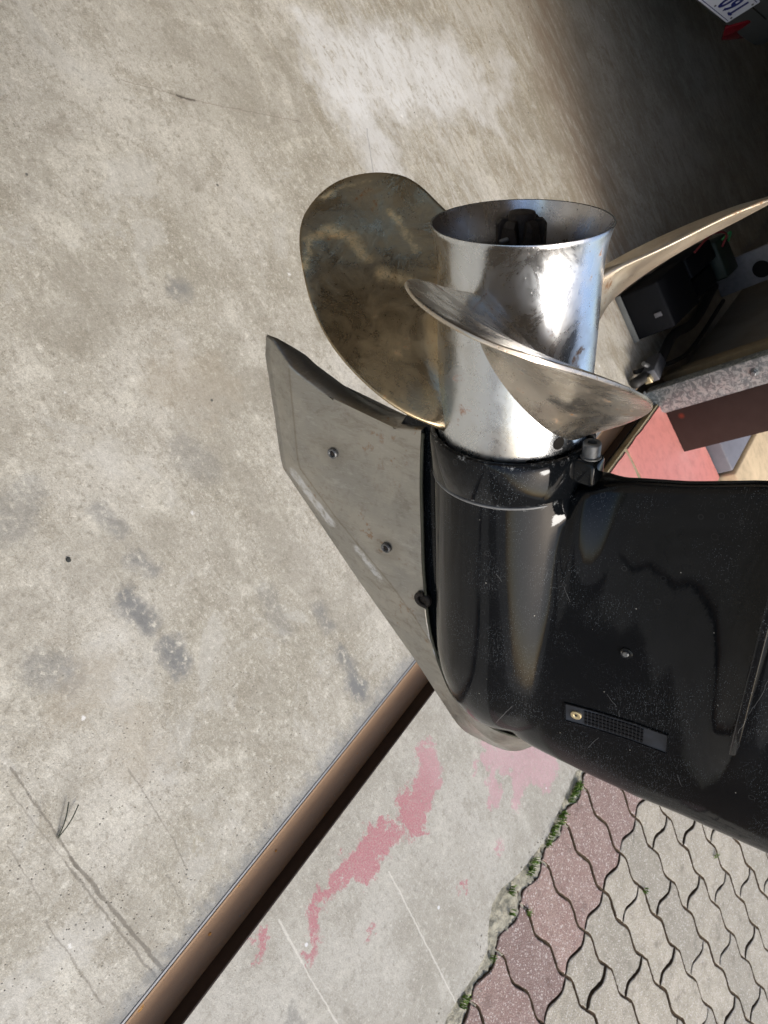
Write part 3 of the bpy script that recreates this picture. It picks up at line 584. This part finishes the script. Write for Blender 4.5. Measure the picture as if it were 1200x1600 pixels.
cl = empty('hose_clamp', mat=GR @ Matrix.Translation((.735, 2.43, .02)) @ Matrix.Rotation(R(12), 4, 'Z')); tag(cl, 'grey metal clamp with brass nut at the near end of the hose', 'clamp')
V, F = boxvf(-.022, .022, 0, .10, .0, .05); mesh('clamp_body', V, F, mat_plain('grey clamp', (.12, .125, .14), .4, .5), cl, smooth=True, bev=.004, auto=45)
V, F = boxvf(-.012, .012, -.02, -.001, .01, .034); mesh('nut', V, F, MBRASS, cl, smooth=True, bev=.002, auto=45)
V, F = tube([(-.03, .02, .03), (-.055, .0, .03)], .008, 8); mesh('clamp_screw', V, F, MBOLT, cl, smooth=True, auto=45)
jb = box('timber_jamb', .80, .86, 2.60, 2.66, 0, 2.79, mat_plain('old timber', (.20, .16, .10), .8, 0, .4, 30), ground=True, bev=.003); tag(jb, 'dull timber batten standing against the wall behind the post', 'batten')
# ------------------------------------------------------------------ parked car (rear corner)
car = empty('parked_car', mat=GR @ Matrix.Translation((-.255, 3.355, 0)) @ Matrix.Rotation(math.atan2(-.119, .239), 4, 'Z'))
# local: x = out of the rear (towards the doorway), y = along the bumper
tag(car, 'parked dark car with white rear number plate and red reflector deep in the garage', 'car')
MCAR = mat_plain('grey bumper', (.055, .058, .056), .55, 0, .2, 60, .15); MBODY = mat_plain('dark car paint', (.02, .021, .024), .25, 0, .1, 3, .0)
def cp(name, V, F, m, par=car, bev=0, smooth=True, auto=40): return mesh(name, V, F, m, par, smooth=smooth, bev=bev, seg=2, auto=auto)
sec = [(-.06, .315), (.03, .325), (.06, .345), (.065, .50), (.05, .60), (-.06, .64), (-.5, .66), (-.5, .22)]
V = []; F = []; m = len(sec); NY = 17
for j in range(NY):
    y = -.93+1.70*j/(NY-1); c_ = abs(y+.08)/.85; pull = .22*max(0, c_-.55)**2/.2025
    for (x, z) in sec: V.append((x-pull*(1 if x > -.3 else 0), y, z))
    if j:
        for k in range(m): F.append(((j-1)*m+k, (j-1)*m+(k+1) % m, j*m+(k+1) % m, j*m+k))
F += [tuple(range(m)), tuple(range((NY-1)*m, NY*m))]
cp('bumper', V, F, MCAR)
V = []; F = []; sec = [(-.07, .645), (-.05, .95), (-.14, 1.02), (-.45, 1.42), (-2.0, 1.45), (-2.6, 1.0), (-4.0, .9), (-4.05, .33), (-.5, .33)]
m = len(sec)
for j in range(7):
    y = -.92+1.68*j/6; c_ = abs(y+.08)/.84
    for (x, z) in sec: V.append((x-.08*c_**4, y*(1-.12*sst(z, 1.0, 1.5)) , z))
    if j:
        for k in range(m): F.append(((j-1)*m+k, (j-1)*m+(k+1) % m, j*m+(k+1) % m, j*m+k))
F += [tuple(range(m)), tuple(range(6*m, 7*m))]
cp('body', V, F, MBODY)
for yy in (.62, -.78):
    for xx in (-.75, -3.2):
        V, F = lathe([(-.1, .20), (-.1, .29), (-.08, .31), (.08, .31), (.1, .29), (.1, .20)], 28, closed=True)
        o = cp('wheel', [(v[2], v[1]*0+v[0], v[1]) for v in V], F, mat_plain('tyre rubber', (.015, .015, .015), .8) if not bpy.data.materials.get('tyre rubber') else bpy.data.materials['tyre rubber']); o.location = (xx, yy, .31)
        V, F = lathe([(.04, .0001), (.06, .08), (.03, .12), (.06, .19), (.06, .199)], 20); sg = 1 if yy > 0 else -1
        r_o = cp('rim', [(v[2], sg*v[0], v[1]) for v in V], F, MBOLT, o)
pz0, pz1 = .352, .472
V, F = prism([(-.190, pz0), (.160, pz0), (.165, pz0+.005), (.165, pz1-.005), (.160, pz1), (-.190, pz1), (-.195, pz1-.005), (-.195, pz0+.005)], .066, .0685)
plate = cp('number_plate', [(v[2], v[0], v[1]) for v in V], F, mat_plain('white plate', (.62, .64, .70), .4, 0, .08, 60, .05), smooth=False)
MNAVY = mat_plain('navy ink', (.015, .022, .14), .5, 0, .1)
cu = bpy.data.curves.new('t', 'FONT'); cu.body = '091'; cu.size = .098; cu.extrude = .0006; cu.offset = .0024; cu.space_character = 1.12; cu.align_x = 'RIGHT'
to = bpy.data.objects.new('t', cu); COL.objects.link(to); bpy.context.view_layer.update()
tm = bpy.data.meshes.new_from_object(to.evaluated_get(bpy.context.evaluated_depsgraph_get())); bpy.data.objects.remove(to)
for v in tm.vertices: x, y, z = v.co; v.co = (.0697+z, .138+x*.74, pz0+.026+y)
tm.materials.clear(); o = bpy.data.objects.new('plate_digits', tm); tm.materials.append(MNAVY); link(o, plate)
for (y0, y1, z0, z1) in ((.105, .134, pz0+.0255, pz0+.033), (-.185, .155, pz0+.007, pz0+.0095), (-.185, .155, pz1-.0095, pz1-.007)):
    V, F = boxvf(.0688, .0692, y0, y1, z0, z1); cp('border_line', V, F, MNAVY, plate, smooth=False)
for (yy, zz) in ((.15, pz0+.022), (.15, pz1-.022), (-.18, pz1-.022), (.02, pz0+.020)):
    V, F = lathe([(.0687, .0045), (.0705, .004), (.071, .0001)], 10); cp('plate_screw', [(v[0], v[1]+yy, v[2]+zz) for v in V], F, MBOLT, plate)
V, F = prism([(.195, .335), (.27, .29), (.42, .33), (.42, .43), (.24, .40)], .055, .068); cp('reflector', [(v[2]-(.035*max(0, v[0]-.25)/.15), v[0], v[1]) for v in V], F, mat_plain('dark red lens', (.14, .006, .012), .25, 0, .1), bev=.004)
V, F = boxvf(.0655, .0675, .17, .30, .44, .444); cp('bumper_groove_shade_strip', V, F, MHOLE, smooth=False)
# ------------------------------------------------------------------ the outboard motor
a = Vector((-.81625, -.26607, .51278)).normalized(); nn = Vector((.30991701, -.95076395, 0)).normalized(); ll = a.cross(nn)
MM = Matrix((a, nn, ll)).transposed().to_4x4(); MM.translation = (-.03408, .49516, .90021)
mo = empty('outboard_motor', mat=MM)
tag(mo, 'black outboard motor lower unit with stainless propeller and dull skeg guard', 'outboard motor')
RB = .0585
def le(l):
    if l < 0: return -.2-.106*math.sqrt(max(0, 1-(l/RB)**2))
    return interp(l, [(0, -.306), (.02, -.309), (.04, -.3135), (.07, -.3185), (.10, -.322), (.14, -.3235), (.25, -.312), (.46, -.285)])
def te(l): return interp(l, [(-.06, -.0285), (.056, -.0285), (.064, -.024), (.078, -.020), (.10, -.013), (.133, -.005), (.178, .010), (.21, .010), (.25, -.005), (.46, -.04)])
def half(a_, l_):
    """half thickness of the gearcase at axial a, height l"""
    g = 1. if a_ > -.2 else math.sqrt(max(0, 1-((-.2-a_)/.106)**2))
    tb = math.sqrt(max(0, (RB*g)**2-l_*l_)) if abs(l_) < RB*g else 0.
    L0, T0 = le(l_), te(l_)
    u = min(1, max(0, (a_-L0)/(T0-L0)))
    tm_ = interp(l_, [(-.03, 0), (-.015, .012), (.0, .030), (.015, .0405), (.03, .0440), (.045, .0435), (.06, .0410), (.08, .0372), (.10, .0340), (.13, .0308), (.16, .0300), (.18, .0315), (.205, .036), (.25, .040), (.46, .046)])
    ts = tm_*min(1, (u**.5)*((1-u)**.62)*1.75 + .10*sst(u, 0, .05)) + .0008
    if l_ < -.03: ts = 0
    k = 4.5; t = (tb**k+ts**k)**(1/k)
    # fillet to the bearing carrier end above the bullet
    t += .010*math.exp(-((l_-.066)/.016)**2)*sst(a_, -.12, -.03)
    t += .008*math.exp(-((l_-.206)/.012)**2)*sst(a_, -.235, -.17)
    # the shallow swelling running down the strut side
    return t
def gsurf(a_, l_, off=0): return Vector((a_, half(a_, l_)+off, l_))
ls = [-RB*math.cos(math.pi*k/28) for k in range(15)] + [.0+.0045*k for k in range(1, 20)] + [.09+.01*k for k in range(38)]
V = []; F = []; NU = 44
for l_ in ls:
    L0, T0 = le(l_), te(l_); row = []
    us = [.5-.5*math.cos(math.pi*k/NU) for k in range(NU+1)]
    for u in us: aa = L0+(T0-L0)*u; row.append((aa, half(aa, l_), l_))
    ring = row + [(x, -y, z) for x, y, z in reversed(row[1:])]
    V += ring
RN = 2*NU+1
for i in range(len(ls)-1):
    for k in range(RN): F.append((i*RN+k, i*RN+(k+1) % RN, (i+1)*RN+(k+1) % RN, (i+1)*RN+k))
F.append(tuple(range((len(ls)-1)*RN, len(ls)*RN)))
gc = mesh('gearcase', V, F, MPAINT, mo, smooth=True, auto=60)
bm = bmesh.new(); bm.from_mesh(gc.data); bmesh.ops.remove_doubles(bm, verts=bm.verts, dist=1e-5); bmesh.ops.recalc_face_normals(bm, faces=bm.faces); bm.to_mesh(gc.data); bm.free()
# bearing carrier collar
V, F = lathe([(-.030, .0575), (-.0300, .0592), (-.0285, .0606), (-.002, .0612), (.003, .0606), (.0045, .0592), (.0045, .0572), (-.02, .0568)], 96, closed=True)
collar = mesh('bearing_collar', V, F, MPAINT, mo, smooth=True, auto=50)
V, F = lathe([(-.0320, .0572), (-.0322, .0597), (-.0304, .0603), (-.0300, .0575)], 96, closed=True); mesh('sealing_rim', V, F, mat_plain('chipped grey rim', (.16, .165, .17), .4, .2, .6, 500), mo, smooth=True)
def lug(n0, n1, l0, l1, a0, a1, par):
    V, F = boxvf(a0, a1, n0, n1, l0, l1); return mesh('bolt_lug', V, F, MPAINT, par, smooth=True, bev=.004, seg=3, auto=60)
for sg in (1,):
    lug(-.001, .0185, .050, .0735, -.019, .001, collar)
    V, F = lathe([(.0012, .0001), (.0012, .0074), (.0024, .0076), (.0026, .0064), (.0118, .0064), (.0128, .0057), (.0128, .0034), (.0070, .0033), (.0070, .0001)], 24)
    b = mesh('hex_bolt', [(x, y+.0095, z+.066) for x, y, z in V], F, MBOLT, collar, smooth=True, auto=30)
# anti-ventilation plate
P0 = [(-.222, .024), (-.19, .0385), (-.15, .049), (-.10, .060), (-.04, .073), (.01, .078), (.045, .072), (.06, .045)]
poly = [(x, y) for x, y in P0] + [(x, -y) for x, y in reversed(P0)]
V, F = prism(poly, .2020, .2075); mesh('ventilation_plate', V, F, MPAINT, mo, smooth=True, bev=.0012, seg=3, auto=50)
# skeg stub
pts = [(-.285, -.015), (-.27, -.05), (-.235, -.082), (-.18, -.10), (-.02, -.10), (.003, -.085), (.0035, -.05), (-.03, -.03)]
V = [(x, .0075 if z > -.07 else .0045, z) for x, z in pts] + [(x, -(.0075 if z > -.07 else .0045), z) for x, z in pts]
n = len(pts); F = [tuple(range(n)), tuple(range(2*n-1, n-1, -1))] + [(i, (i+1) % n, n+(i+1) % n, n+i) for i in range(n)]
mesh('skeg', V, F, MPAINT, mo, smooth=True, bev=.0015, seg=2, auto=50)
# skeg guard: outer edge, bevel fold line, inner edge
outer = [(.0235, -.2405), (.0205, -.2445), (-.04, -.2435), (-.097, -.2425), (-.112, -.2355), (-.155, -.201), (-.199, -.166), (-.242, -.129), (-.284, -.093), (-.322, -.064), (-.348, -.042), (-.352, -.020), (-.350, .008), (-.339, .026), (-.3195, .0415)]
bev = [(.013, -.208), (.008, -.208), (-.036, -.209), (-.080, -.211), (-.090, -.2085), (-.130, -.172), (-.153, -.147), (-.185, -.112), (-.215, -.085), (-.250, -.060), (-.285, -.042), (-.312, -.022), (-.322, -.002), (-.322, .018), (-.3165, .0405)]
inner = [(-.015, -.074), (-.020, -.0745), (-.045, -.076), (-.070, -.077), (-.094, -.077), (-.125, -.077), (-.150, -.077), (-.180, -.0755), (-.215, -.073), (-.240, -.067), (-.262, -.055), (-.282, -.038), (-.293, -.012), (-.299, .014), (-.3105, .0405)]
innN = [.0110, .0110, .0110, .0110, .0110, .0110, .0110, .0110, .011, .0125, .017, .023, .026, .0245, .0090]
def cat2(P, m=5): return [(q.x, q.y) for q in catmull([Vector((x, y, 0)) for x, y in P], m)]
O_, B_, I_ = cat2(outer), cat2(bev), cat2(inner); IN_ = [q.x for q in catmull([Vector((x, 0, 0)) for x in innN], 5)]
# the rear edge of the guard is hollow-curved
aftc = {(0): None}
def aft_shift(l_):    # rear edge a(l)
    return interp(l_, [(-.245, .030), (-.229, .0265), (-.196, .006), (-.156, -.011), (-.13, -.0185), (-.11, -.0205), (-.091, -.0190), (-.074, -.015)])
rows = []
for i in range(len(O_)):
    o_, b_, n_ = Vector(O_[i]), Vector(B_[i]), Vector(I_[i]); zn = IN_[i]; r = []
    bn = (.0122 if zn <= .011 else .0122+(zn-.011)*.45); bn *= .4+.6*min(1, max(0, len(O_)-1-i)/8)
    for k, f in enumerate((0, .3, .7, .93, .985)):                       # outer bevel
        q = o_.lerp(b_, f); r.append((q.x, .0014+(bn-.0014)*f, q.y))
    for f in (.02, .08, .35, .5, .65, .8, .92, 1):
        q = b_.lerp(n_, f); nz = bn+(zn-bn)*f
        r.append((q.x, nz, q.y))
    r.append((n_.x, zn-.003, n_.y+.0006))
    rows.append(r)
for r in rows[:1]:
    for k, (x, y, z) in enumerate(r): r[k] = (aft_shift(z), y, z)
x0s = [p[0] for p in rows[0]]
for i in range(1, 6):
    for k, (x, y, z) in enumerate(rows[i]): rows[i][k] = (rows[0][k][0]*(1-i/6)+rows[6][k][0]*(i/6), y, rows[0][k][2]*(1-i/6)+rows[6][k][2]*(i/6))
# round the rear edge over
edge_r = [(x+.0012, max(0, y-.0015), z) for x, y, z in rows[0]]; edge_r2 = [(x+.0020, y*.6, z) for x, y, z in rows[0]]
full = [[(x, 0, z) for x, y, z in edge_r2], edge_r] + rows
V = []; F = []
W_ = len(rows[0])
def emit(sg):
    base = len(V)
    for r in full:
        for (x, y, z) in r: V.append((x, sg*y, z))
    for i in range(len(full)-1):
        for k in range(W_-1): F.append((base+i*W_+k, base+i*W_+k+1, base+(i+1)*W_+k+1, base+(i+1)*W_+k))
    return base
b1 = emit(1); b2 = emit(-1)
for i in range(len(full)-1):   # bottom edge joins both skins
    F.append((b1+i*W_, b1+(i+1)*W_, b2+(i+1)*W_, b2+i*W_))
gd = mesh('skeg_guard', V, F, MGUARD, mo, smooth=True, auto=75)
bm = bmesh.new(); bm.from_mesh(gd.data); bmesh.ops.remove_doubles(bm, verts=bm.verts, dist=2e-5); bmesh.ops.recalc_face_normals(bm, faces=bm.faces); bm.to_mesh(gd.data); bm.free()
for (ra, rl) in ((-.061, -.167), (-.144, -.114)):
    V, F = lathe([(.0002, .0050), (.0018, .0049), (.0024, .0042), (.0022, .0034), (.0008, .0028), (.0004, .0001)], 24)
    mesh('rivet', [(ra+z, .0121+x, rl+y) for x, y, z in V], F, MBOLT, gd, smooth=True, auto=50)
    V, F = lathe([(.0005, .0026), (.0011, .0022), (.0012, .0001)], 14); mesh('rivet_core', [(ra+z, .0123+x, rl+y) for x, y, z in V], F, MRUB, gd, smooth=True)
# weld notch / clip at the inner edge
V, F = tube(catmull([(-.182, .0125, -.0745), (-.183, .0132, -.080), (-.188, .0135, -.082), (-.193, .0132, -.079), (-.196, .0115, -.072)], 6), [.0022]*25, 10)
V2, F2 = lathe([(0, .0001), (.0016, .004), (.0, .0062), (-.003, .006)], 14); k = len(V); V = list(V)+[Vector((-.190+q[2]*1.2, .0112+q[0], -.0745+q[1])) for q in V2]; F = F+[tuple(i+k for i in f) for f in F2]
mesh('sealant_lump', V, F, MRUB, gd, smooth=True)
sealp = [(x+.001, y-.0008, z+.0015) for (x, y, z) in [rows[i][-2] for i in range(2, len(rows))]]
V, F = tube(sealp, .0014, 6); mesh('seal_bead', V, F, mat_plain('yellowed sealant', (.07, .068, .045), .6, 0, .6, 300, .5), gd, smooth=True)
# intake grille in the strut side
GA = Vector((-.225, .0775)); GD = (Vector((-.2195, .158))-GA); GLn = GD.length; gu = GD.normalized(); gv_ = Vector((-gu.y, gu.x))   # (a,l): along, across
def gp(u, v, off): q = GA+gu*u+gv_*v; return gsurf(q.x, q.y, off)
def patch(name, u0, u1, v0, v1, off, mat, par, nu=20, nv=4, th=.0012, hole=None, smooth=True):
    V = []; F = []
    for i in range(nu+1):
        for j in range(nv+1): V.append(gp(u0+(u1-u0)*i/nu, v0+(v1-v0)*j/nv, off))
    b = len(V)
    for i in range(nu+1):
        for j in range(nv+1): V.append(gp(u0+(u1-u0)*i/nu, v0+(v1-v0)*j/nv, off-th))
    for i in range(nu):
        for j in range(nv): k = i*(nv+1)+j; F.append((k, k+1, k+nv+2, k+nv+1)); F.append((b+k, b+k+nv+1, b+k+nv+2, b+k+1))
    for i in range(nu):
        for k in (i*(nv+1), i*(nv+1)+nv): F.append((k, k+nv+1, b+k+nv+1, b+k))
    for j in range(nv):
        for k in (j, nu*(nv+1)+j): F.append((k, k+1, b+k+1, b+k))
    return mesh(name, V, F, mat, par, smooth=smooth, auto=40)
MGR = mat_plain('grille plastic', (.011, .014, .020), .38, 0, .5, 200, .3, .0005, .5, (.05, .065, .09))
W2g = .0098
gr = patch('intake_grille', 0, GLn, -W2g, W2g, .0004, MGR, mo, 24, 4, .002)
for (u0, u1, v0, v1) in ((-.0012, GLn+.0012, W2g+.0002, W2g+.0013), (-.0012, GLn+.0012, -W2g-.0013, -W2g-.0002), (-.0014, -.0002, -W2g, W2g), (GLn+.0002, GLn+.0014, -W2g, W2g)):
    patch('grille_frame', u0, u1, v0, v1, .0011, MPAINT, gr, 20 if u1-u0 > .01 else 1, 1, .002)
V = []; F = []
for i in range(16):
    for j in range(4):
        u = .0165+i*.0030; v = -.0062+j*.0041
        c0 = len(V)
        for (du, dv, of) in ((-.0010, -.0014, .0013), (.0010, -.0014, .0013), (.0010, .0014, .0013), (-.0010, .0014, .0013), (-.0010, -.0014, .0003), (.0010, -.0014, .0003), (.0010, .0014, .0003), (-.0010, .0014, .0003)):
            V.append(gp(u+du, v+dv, of))
        F += [(c0, c0+1, c0+2, c0+3)] + [(c0+k, c0+4+k, c0+4+(k+1) % 4, c0+(k+1) % 4) for k in range(4)]
tag(mesh('grille_studs', V, F, MBLACK, gr), kind='stuff')
def disc_on(a_, l_, prof, mat, name, par, n=20, star=0):
    p = gsurf(a_, l_); e = 1e-3; ta = (gsurf(a_+e, l_)-p).normalized(); tl = (gsurf(a_, l_+e)-p).normalized(); no = tl.cross(ta).normalized()
    if no.y < 0: no = -no
    tl = no.cross(ta); V = []; F = []
    for (h, r) in prof:
        for k in range(n): t = 2*math.pi*k/n; V.append(p+no*h+ta*(r*math.cos(t))+tl*(r*math.sin(t)))
    for i in range(len(prof)-1):
        for k in range(n): F.append((i*n+k, i*n+(k+1) % n, (i+1)*n+(k+1) % n, (i+1)*n+k))
    F.append(tuple(range((len(prof)-1)*n, len(prof)*n)))
    return mesh(name, V, F, mat, par, smooth=True, auto=40)
q = GA+gu*.0085
disc_on(q.x, q.y, [(0, .0046), (.0014, .0044), (.0018, .0036), (.0014, .0018), (.0010, .0014)], MBRASS, 'brass_screw', gr)
disc_on(q.x, q.y, [(.0011, .0013), (.0016, .0010)], MRUB, 'screw_recess', gr, 6)
disc_on(-.143, .117, [(.0, .0050), (.0008, .0048), (.0011, .0038), (.0004, .0028)], MPAINT, 'grub_screw', mo, 16)
disc_on(-.144, .1165, [(.0006, .0026), (.0014, .0020)], MBOLT, 'screw_face', mo, 8)
disc_on(-.128, .236, [(0, .011), (.003, .0105), (.004, .008), (.001, .006)], MBOLT, 'pivot_bolt', mo, 20)
# ------------------------------------------------------------------ propeller
def prof_hub():
    outp = [(.0005, .0530), (.0008, .0546), (.0022, .0550), (.03, .0549), (.08, .0546), (.112, .0542), (.128, .0545), (.140, .0558), (.148, .0578), (.1508, .0588), (.1516, .0586)]
    inn = [(.1514, .0574), (.146, .0562), (.137, .0538), (.12, .0515), (.09, .050), (.045, .050)]
    return outp, inn
op, ip = prof_hub()
V, F = lathe(op+ip[:1], 128); hub = mesh('propeller', V, F, MSTEEL, mo, smooth=True, auto=60)
V, F = lathe(ip, 96); mesh('exhaust_bore', V, F, MIN, hub, smooth=True)
V, F = lathe([(.046, .0499), (.050, .030), (.085, .024), (.104, .022), (.108, .020), (.108, .0001)], 48); mesh('inner_hub', V, F, MRUB, hub, smooth=True, auto=40)
for k in range(3):                               # webs inside the bore
    t = k*2*math.pi/3+.5; u = Vector((0, math.sin(t), math.cos(t))); v = Vector((0, math.cos(t), -math.sin(t))); V = []
    for x in (.05, .10):
        for rr in (.022, .0498):
            for s_ in (-.002, .002): V.append(Vector((x, 0, 0))+u*rr+v*s_)
    mesh('web', V, [(0, 1, 3, 2), (4, 6, 7, 5), (0, 4, 5, 1), (2, 3, 7, 6), (0, 2, 6, 4), (1, 5, 7, 3)], MRUB, hub)
# castle nut, crusted
V = []; F = []; NN = 36; lev = [(.104, 1.08), (.130, 1.05), (.132, .96), (.150, .94), (.153, .80), (.153, .45), (.144, .42)]
for (x, kf) in lev:
    for k in range(NN):
        t = 2*math.pi*k/NN; hexr = .0150/math.cos(((t+.3) % (math.pi/3))-math.pi/6)*.97
        r = (hexr if x < .127 else .0132)*kf*1.28; xx = x
        if x > .131 and (k % 6) in (0, 1): xx = min(x, .139)
        r *= 1+.05*mn.noise(Vector((x*300, k*.9, 1))); V.append((xx+.0008*mn.noise(Vector((k*1.3, x*200, 2))), r*math.sin(t), r*math.cos(t)))
for i in range(len(lev)-1):
    for k in range(NN): F.append((i*NN+k, i*NN+(k+1) % NN, (i+1)*NN+(k+1) % NN, (i+1)*NN+k))
mesh('castle_nut', V, F, MRUB, hub, smooth=False)
V, F = tube([(.105, 0, 0), (.157, 0, 0)], .0088, 16); mesh('shaft_end', V, F, MRUB, hub, smooth=True, bev=.001, auto=40)
V, F = tube([(.143, -.021, .004), (.143, .022, -.003)], .0016, 8); mesh('split_pin', V, F, MBOLT, hub, smooth=True)
# drain hole near the front: raised disc, hole shade painted as its colour
hp, hang = .0146, R(28.2)
V = []; F = []
for (dr, rr) in ((.0001, .0046), (.0003, .0042), (.0002, .0040)):
    for k in range(22):
        t = 2*math.pi*k/22; x = hp+rr*math.cos(t); s_ = hang+rr*math.sin(t)/.055; r = .0551+dr; V.append((x, r*math.sin(s_), r*math.cos(s_)))
V.append((hp, .0553*math.sin(hang), .0553*math.cos(hang)))
F = [(i*22+k, i*22+(k+1) % 22, (i+1)*22+(k+1) % 22, (i+1)*22+k) for i in range(2) for k in range(22)] + [(44+k, 44+(k+1) % 22, 66) for k in range(22)]
hole = mesh('drain_hole_shade_disc', [v for v in V], F, MHOLE, hub, smooth=True)
for v in hole.data.vertices: pass
# blades: helical surfaces bounded by a fitted outline
QB = [0.9986, 0.0675, 0.0734, 0.5538, -0.0912, 0.0889, 0.1238, 0.1583, 0.1865, 0.1885, 0.1539, 0.1063, -0.9232, -0.8447, -0.5999, -0.2244, 0.0652, 0.2916, 0.4878, 0.5654, 0.6658]
phi0, kk, z0, rk, rk2 = QB[:5]; R0 = .0535
Rr = [R0]+QB[5:12]+[R0]; Ff = QB[12:]
BO = catmull([Vector((r, f, 0)) for r, f in zip(Rr, Ff)], 12)
def bpos(r, f, off):
    z = z0+kk*f+rk*(r-R0)+rk2*(r-R0)**2*10
    t = phi0+off+f; return Vector((z, r*math.sin(t), r*math.cos(t)))
def blade(off, mat, label):
    n = len(BO)-1; h = n//2; NT, NV = h, 26; top = []; 
    G_ = [[None]*(NV+1) for _ in range(NT+1)]
    for i in range(NT+1):
        tt = 1-(1-i/NT)**1.4; k = min(tt*h, h-.02); a0 = BO[int(k)].lerp(BO[min(int(k)+1, n)], k-int(k)); kb = n-k; b0 = BO[int(kb)].lerp(BO[min(int(kb)+1, n)], kb-int(kb))
        for j in range(NV+1):
            v = .5-.5*math.cos(math.pi*j/NV); q = a0.lerp(b0, v); r = q.x; f = q.y
            r += .0*v
            if i == 0: r = R0-.0045
            G_[i][j] = (r, f, v, tt)
    V = []; 
    for sg in (1, -1):
        for i in range(NT+1):
            for j in range(NV+1):
                r, f, v, ti = G_[i][j]; p = bpos(r, f, off); e = 1e-3
                dr = bpos(r+e, f, off)-p; df = bpos(r, f+e, off)-p; no = dr.cross(df).normalized()
                prof = max(0, 4*v*(1-v))**.55; edge_t = .0009*min(1, max(0, 4*v*(1-v))*30+.6)
                th = edge_t + prof*(.0030*(1-ti)**1.2+.0005) + prof*.0125*math.exp(-(max(0, r-R0))/.0085)
                cup = .0040*sst(v, .80, 1.)*sst(ti, .10, .4)*(1-sst(ti, .55, .93))
                if j in (0, NV) or i == NT: th = .0007
                V.append(p+no*(sg*th) + Vector((cup, 0, 0)))
    m = (NT+1)*(NV+1); F = []
    for i in range(NT):
        for j in range(NV):
            k = i*(NV+1)+j; F.append((k, k+1, k+NV+2, k+NV+1)); F.append((m+k, m+k+NV+1, m+k+NV+2, m+k+1))
    for i in range(NT):
        for k in (i*(NV+1), i*(NV+1)+NV): F.append((k, k+NV+1, m+k+NV+1, m+k))
    for j in range(NV): k = NT*(NV+1)+j; F.append((k, k+1, m+k+1, m+k))
    o = mesh('blade', V, F, mat, hub, smooth=True, auto=70); o['label'] = label; return o
blade(0, MBC, 'stained blade pointing towards the viewer across the hub')
blade(2*math.pi/3, MBL, 'broad bronze-tarnished blade with painted reflections, seen face-on')
blade(-2*math.pi/3, MBR, 'thin dusty blade seen edge-on')
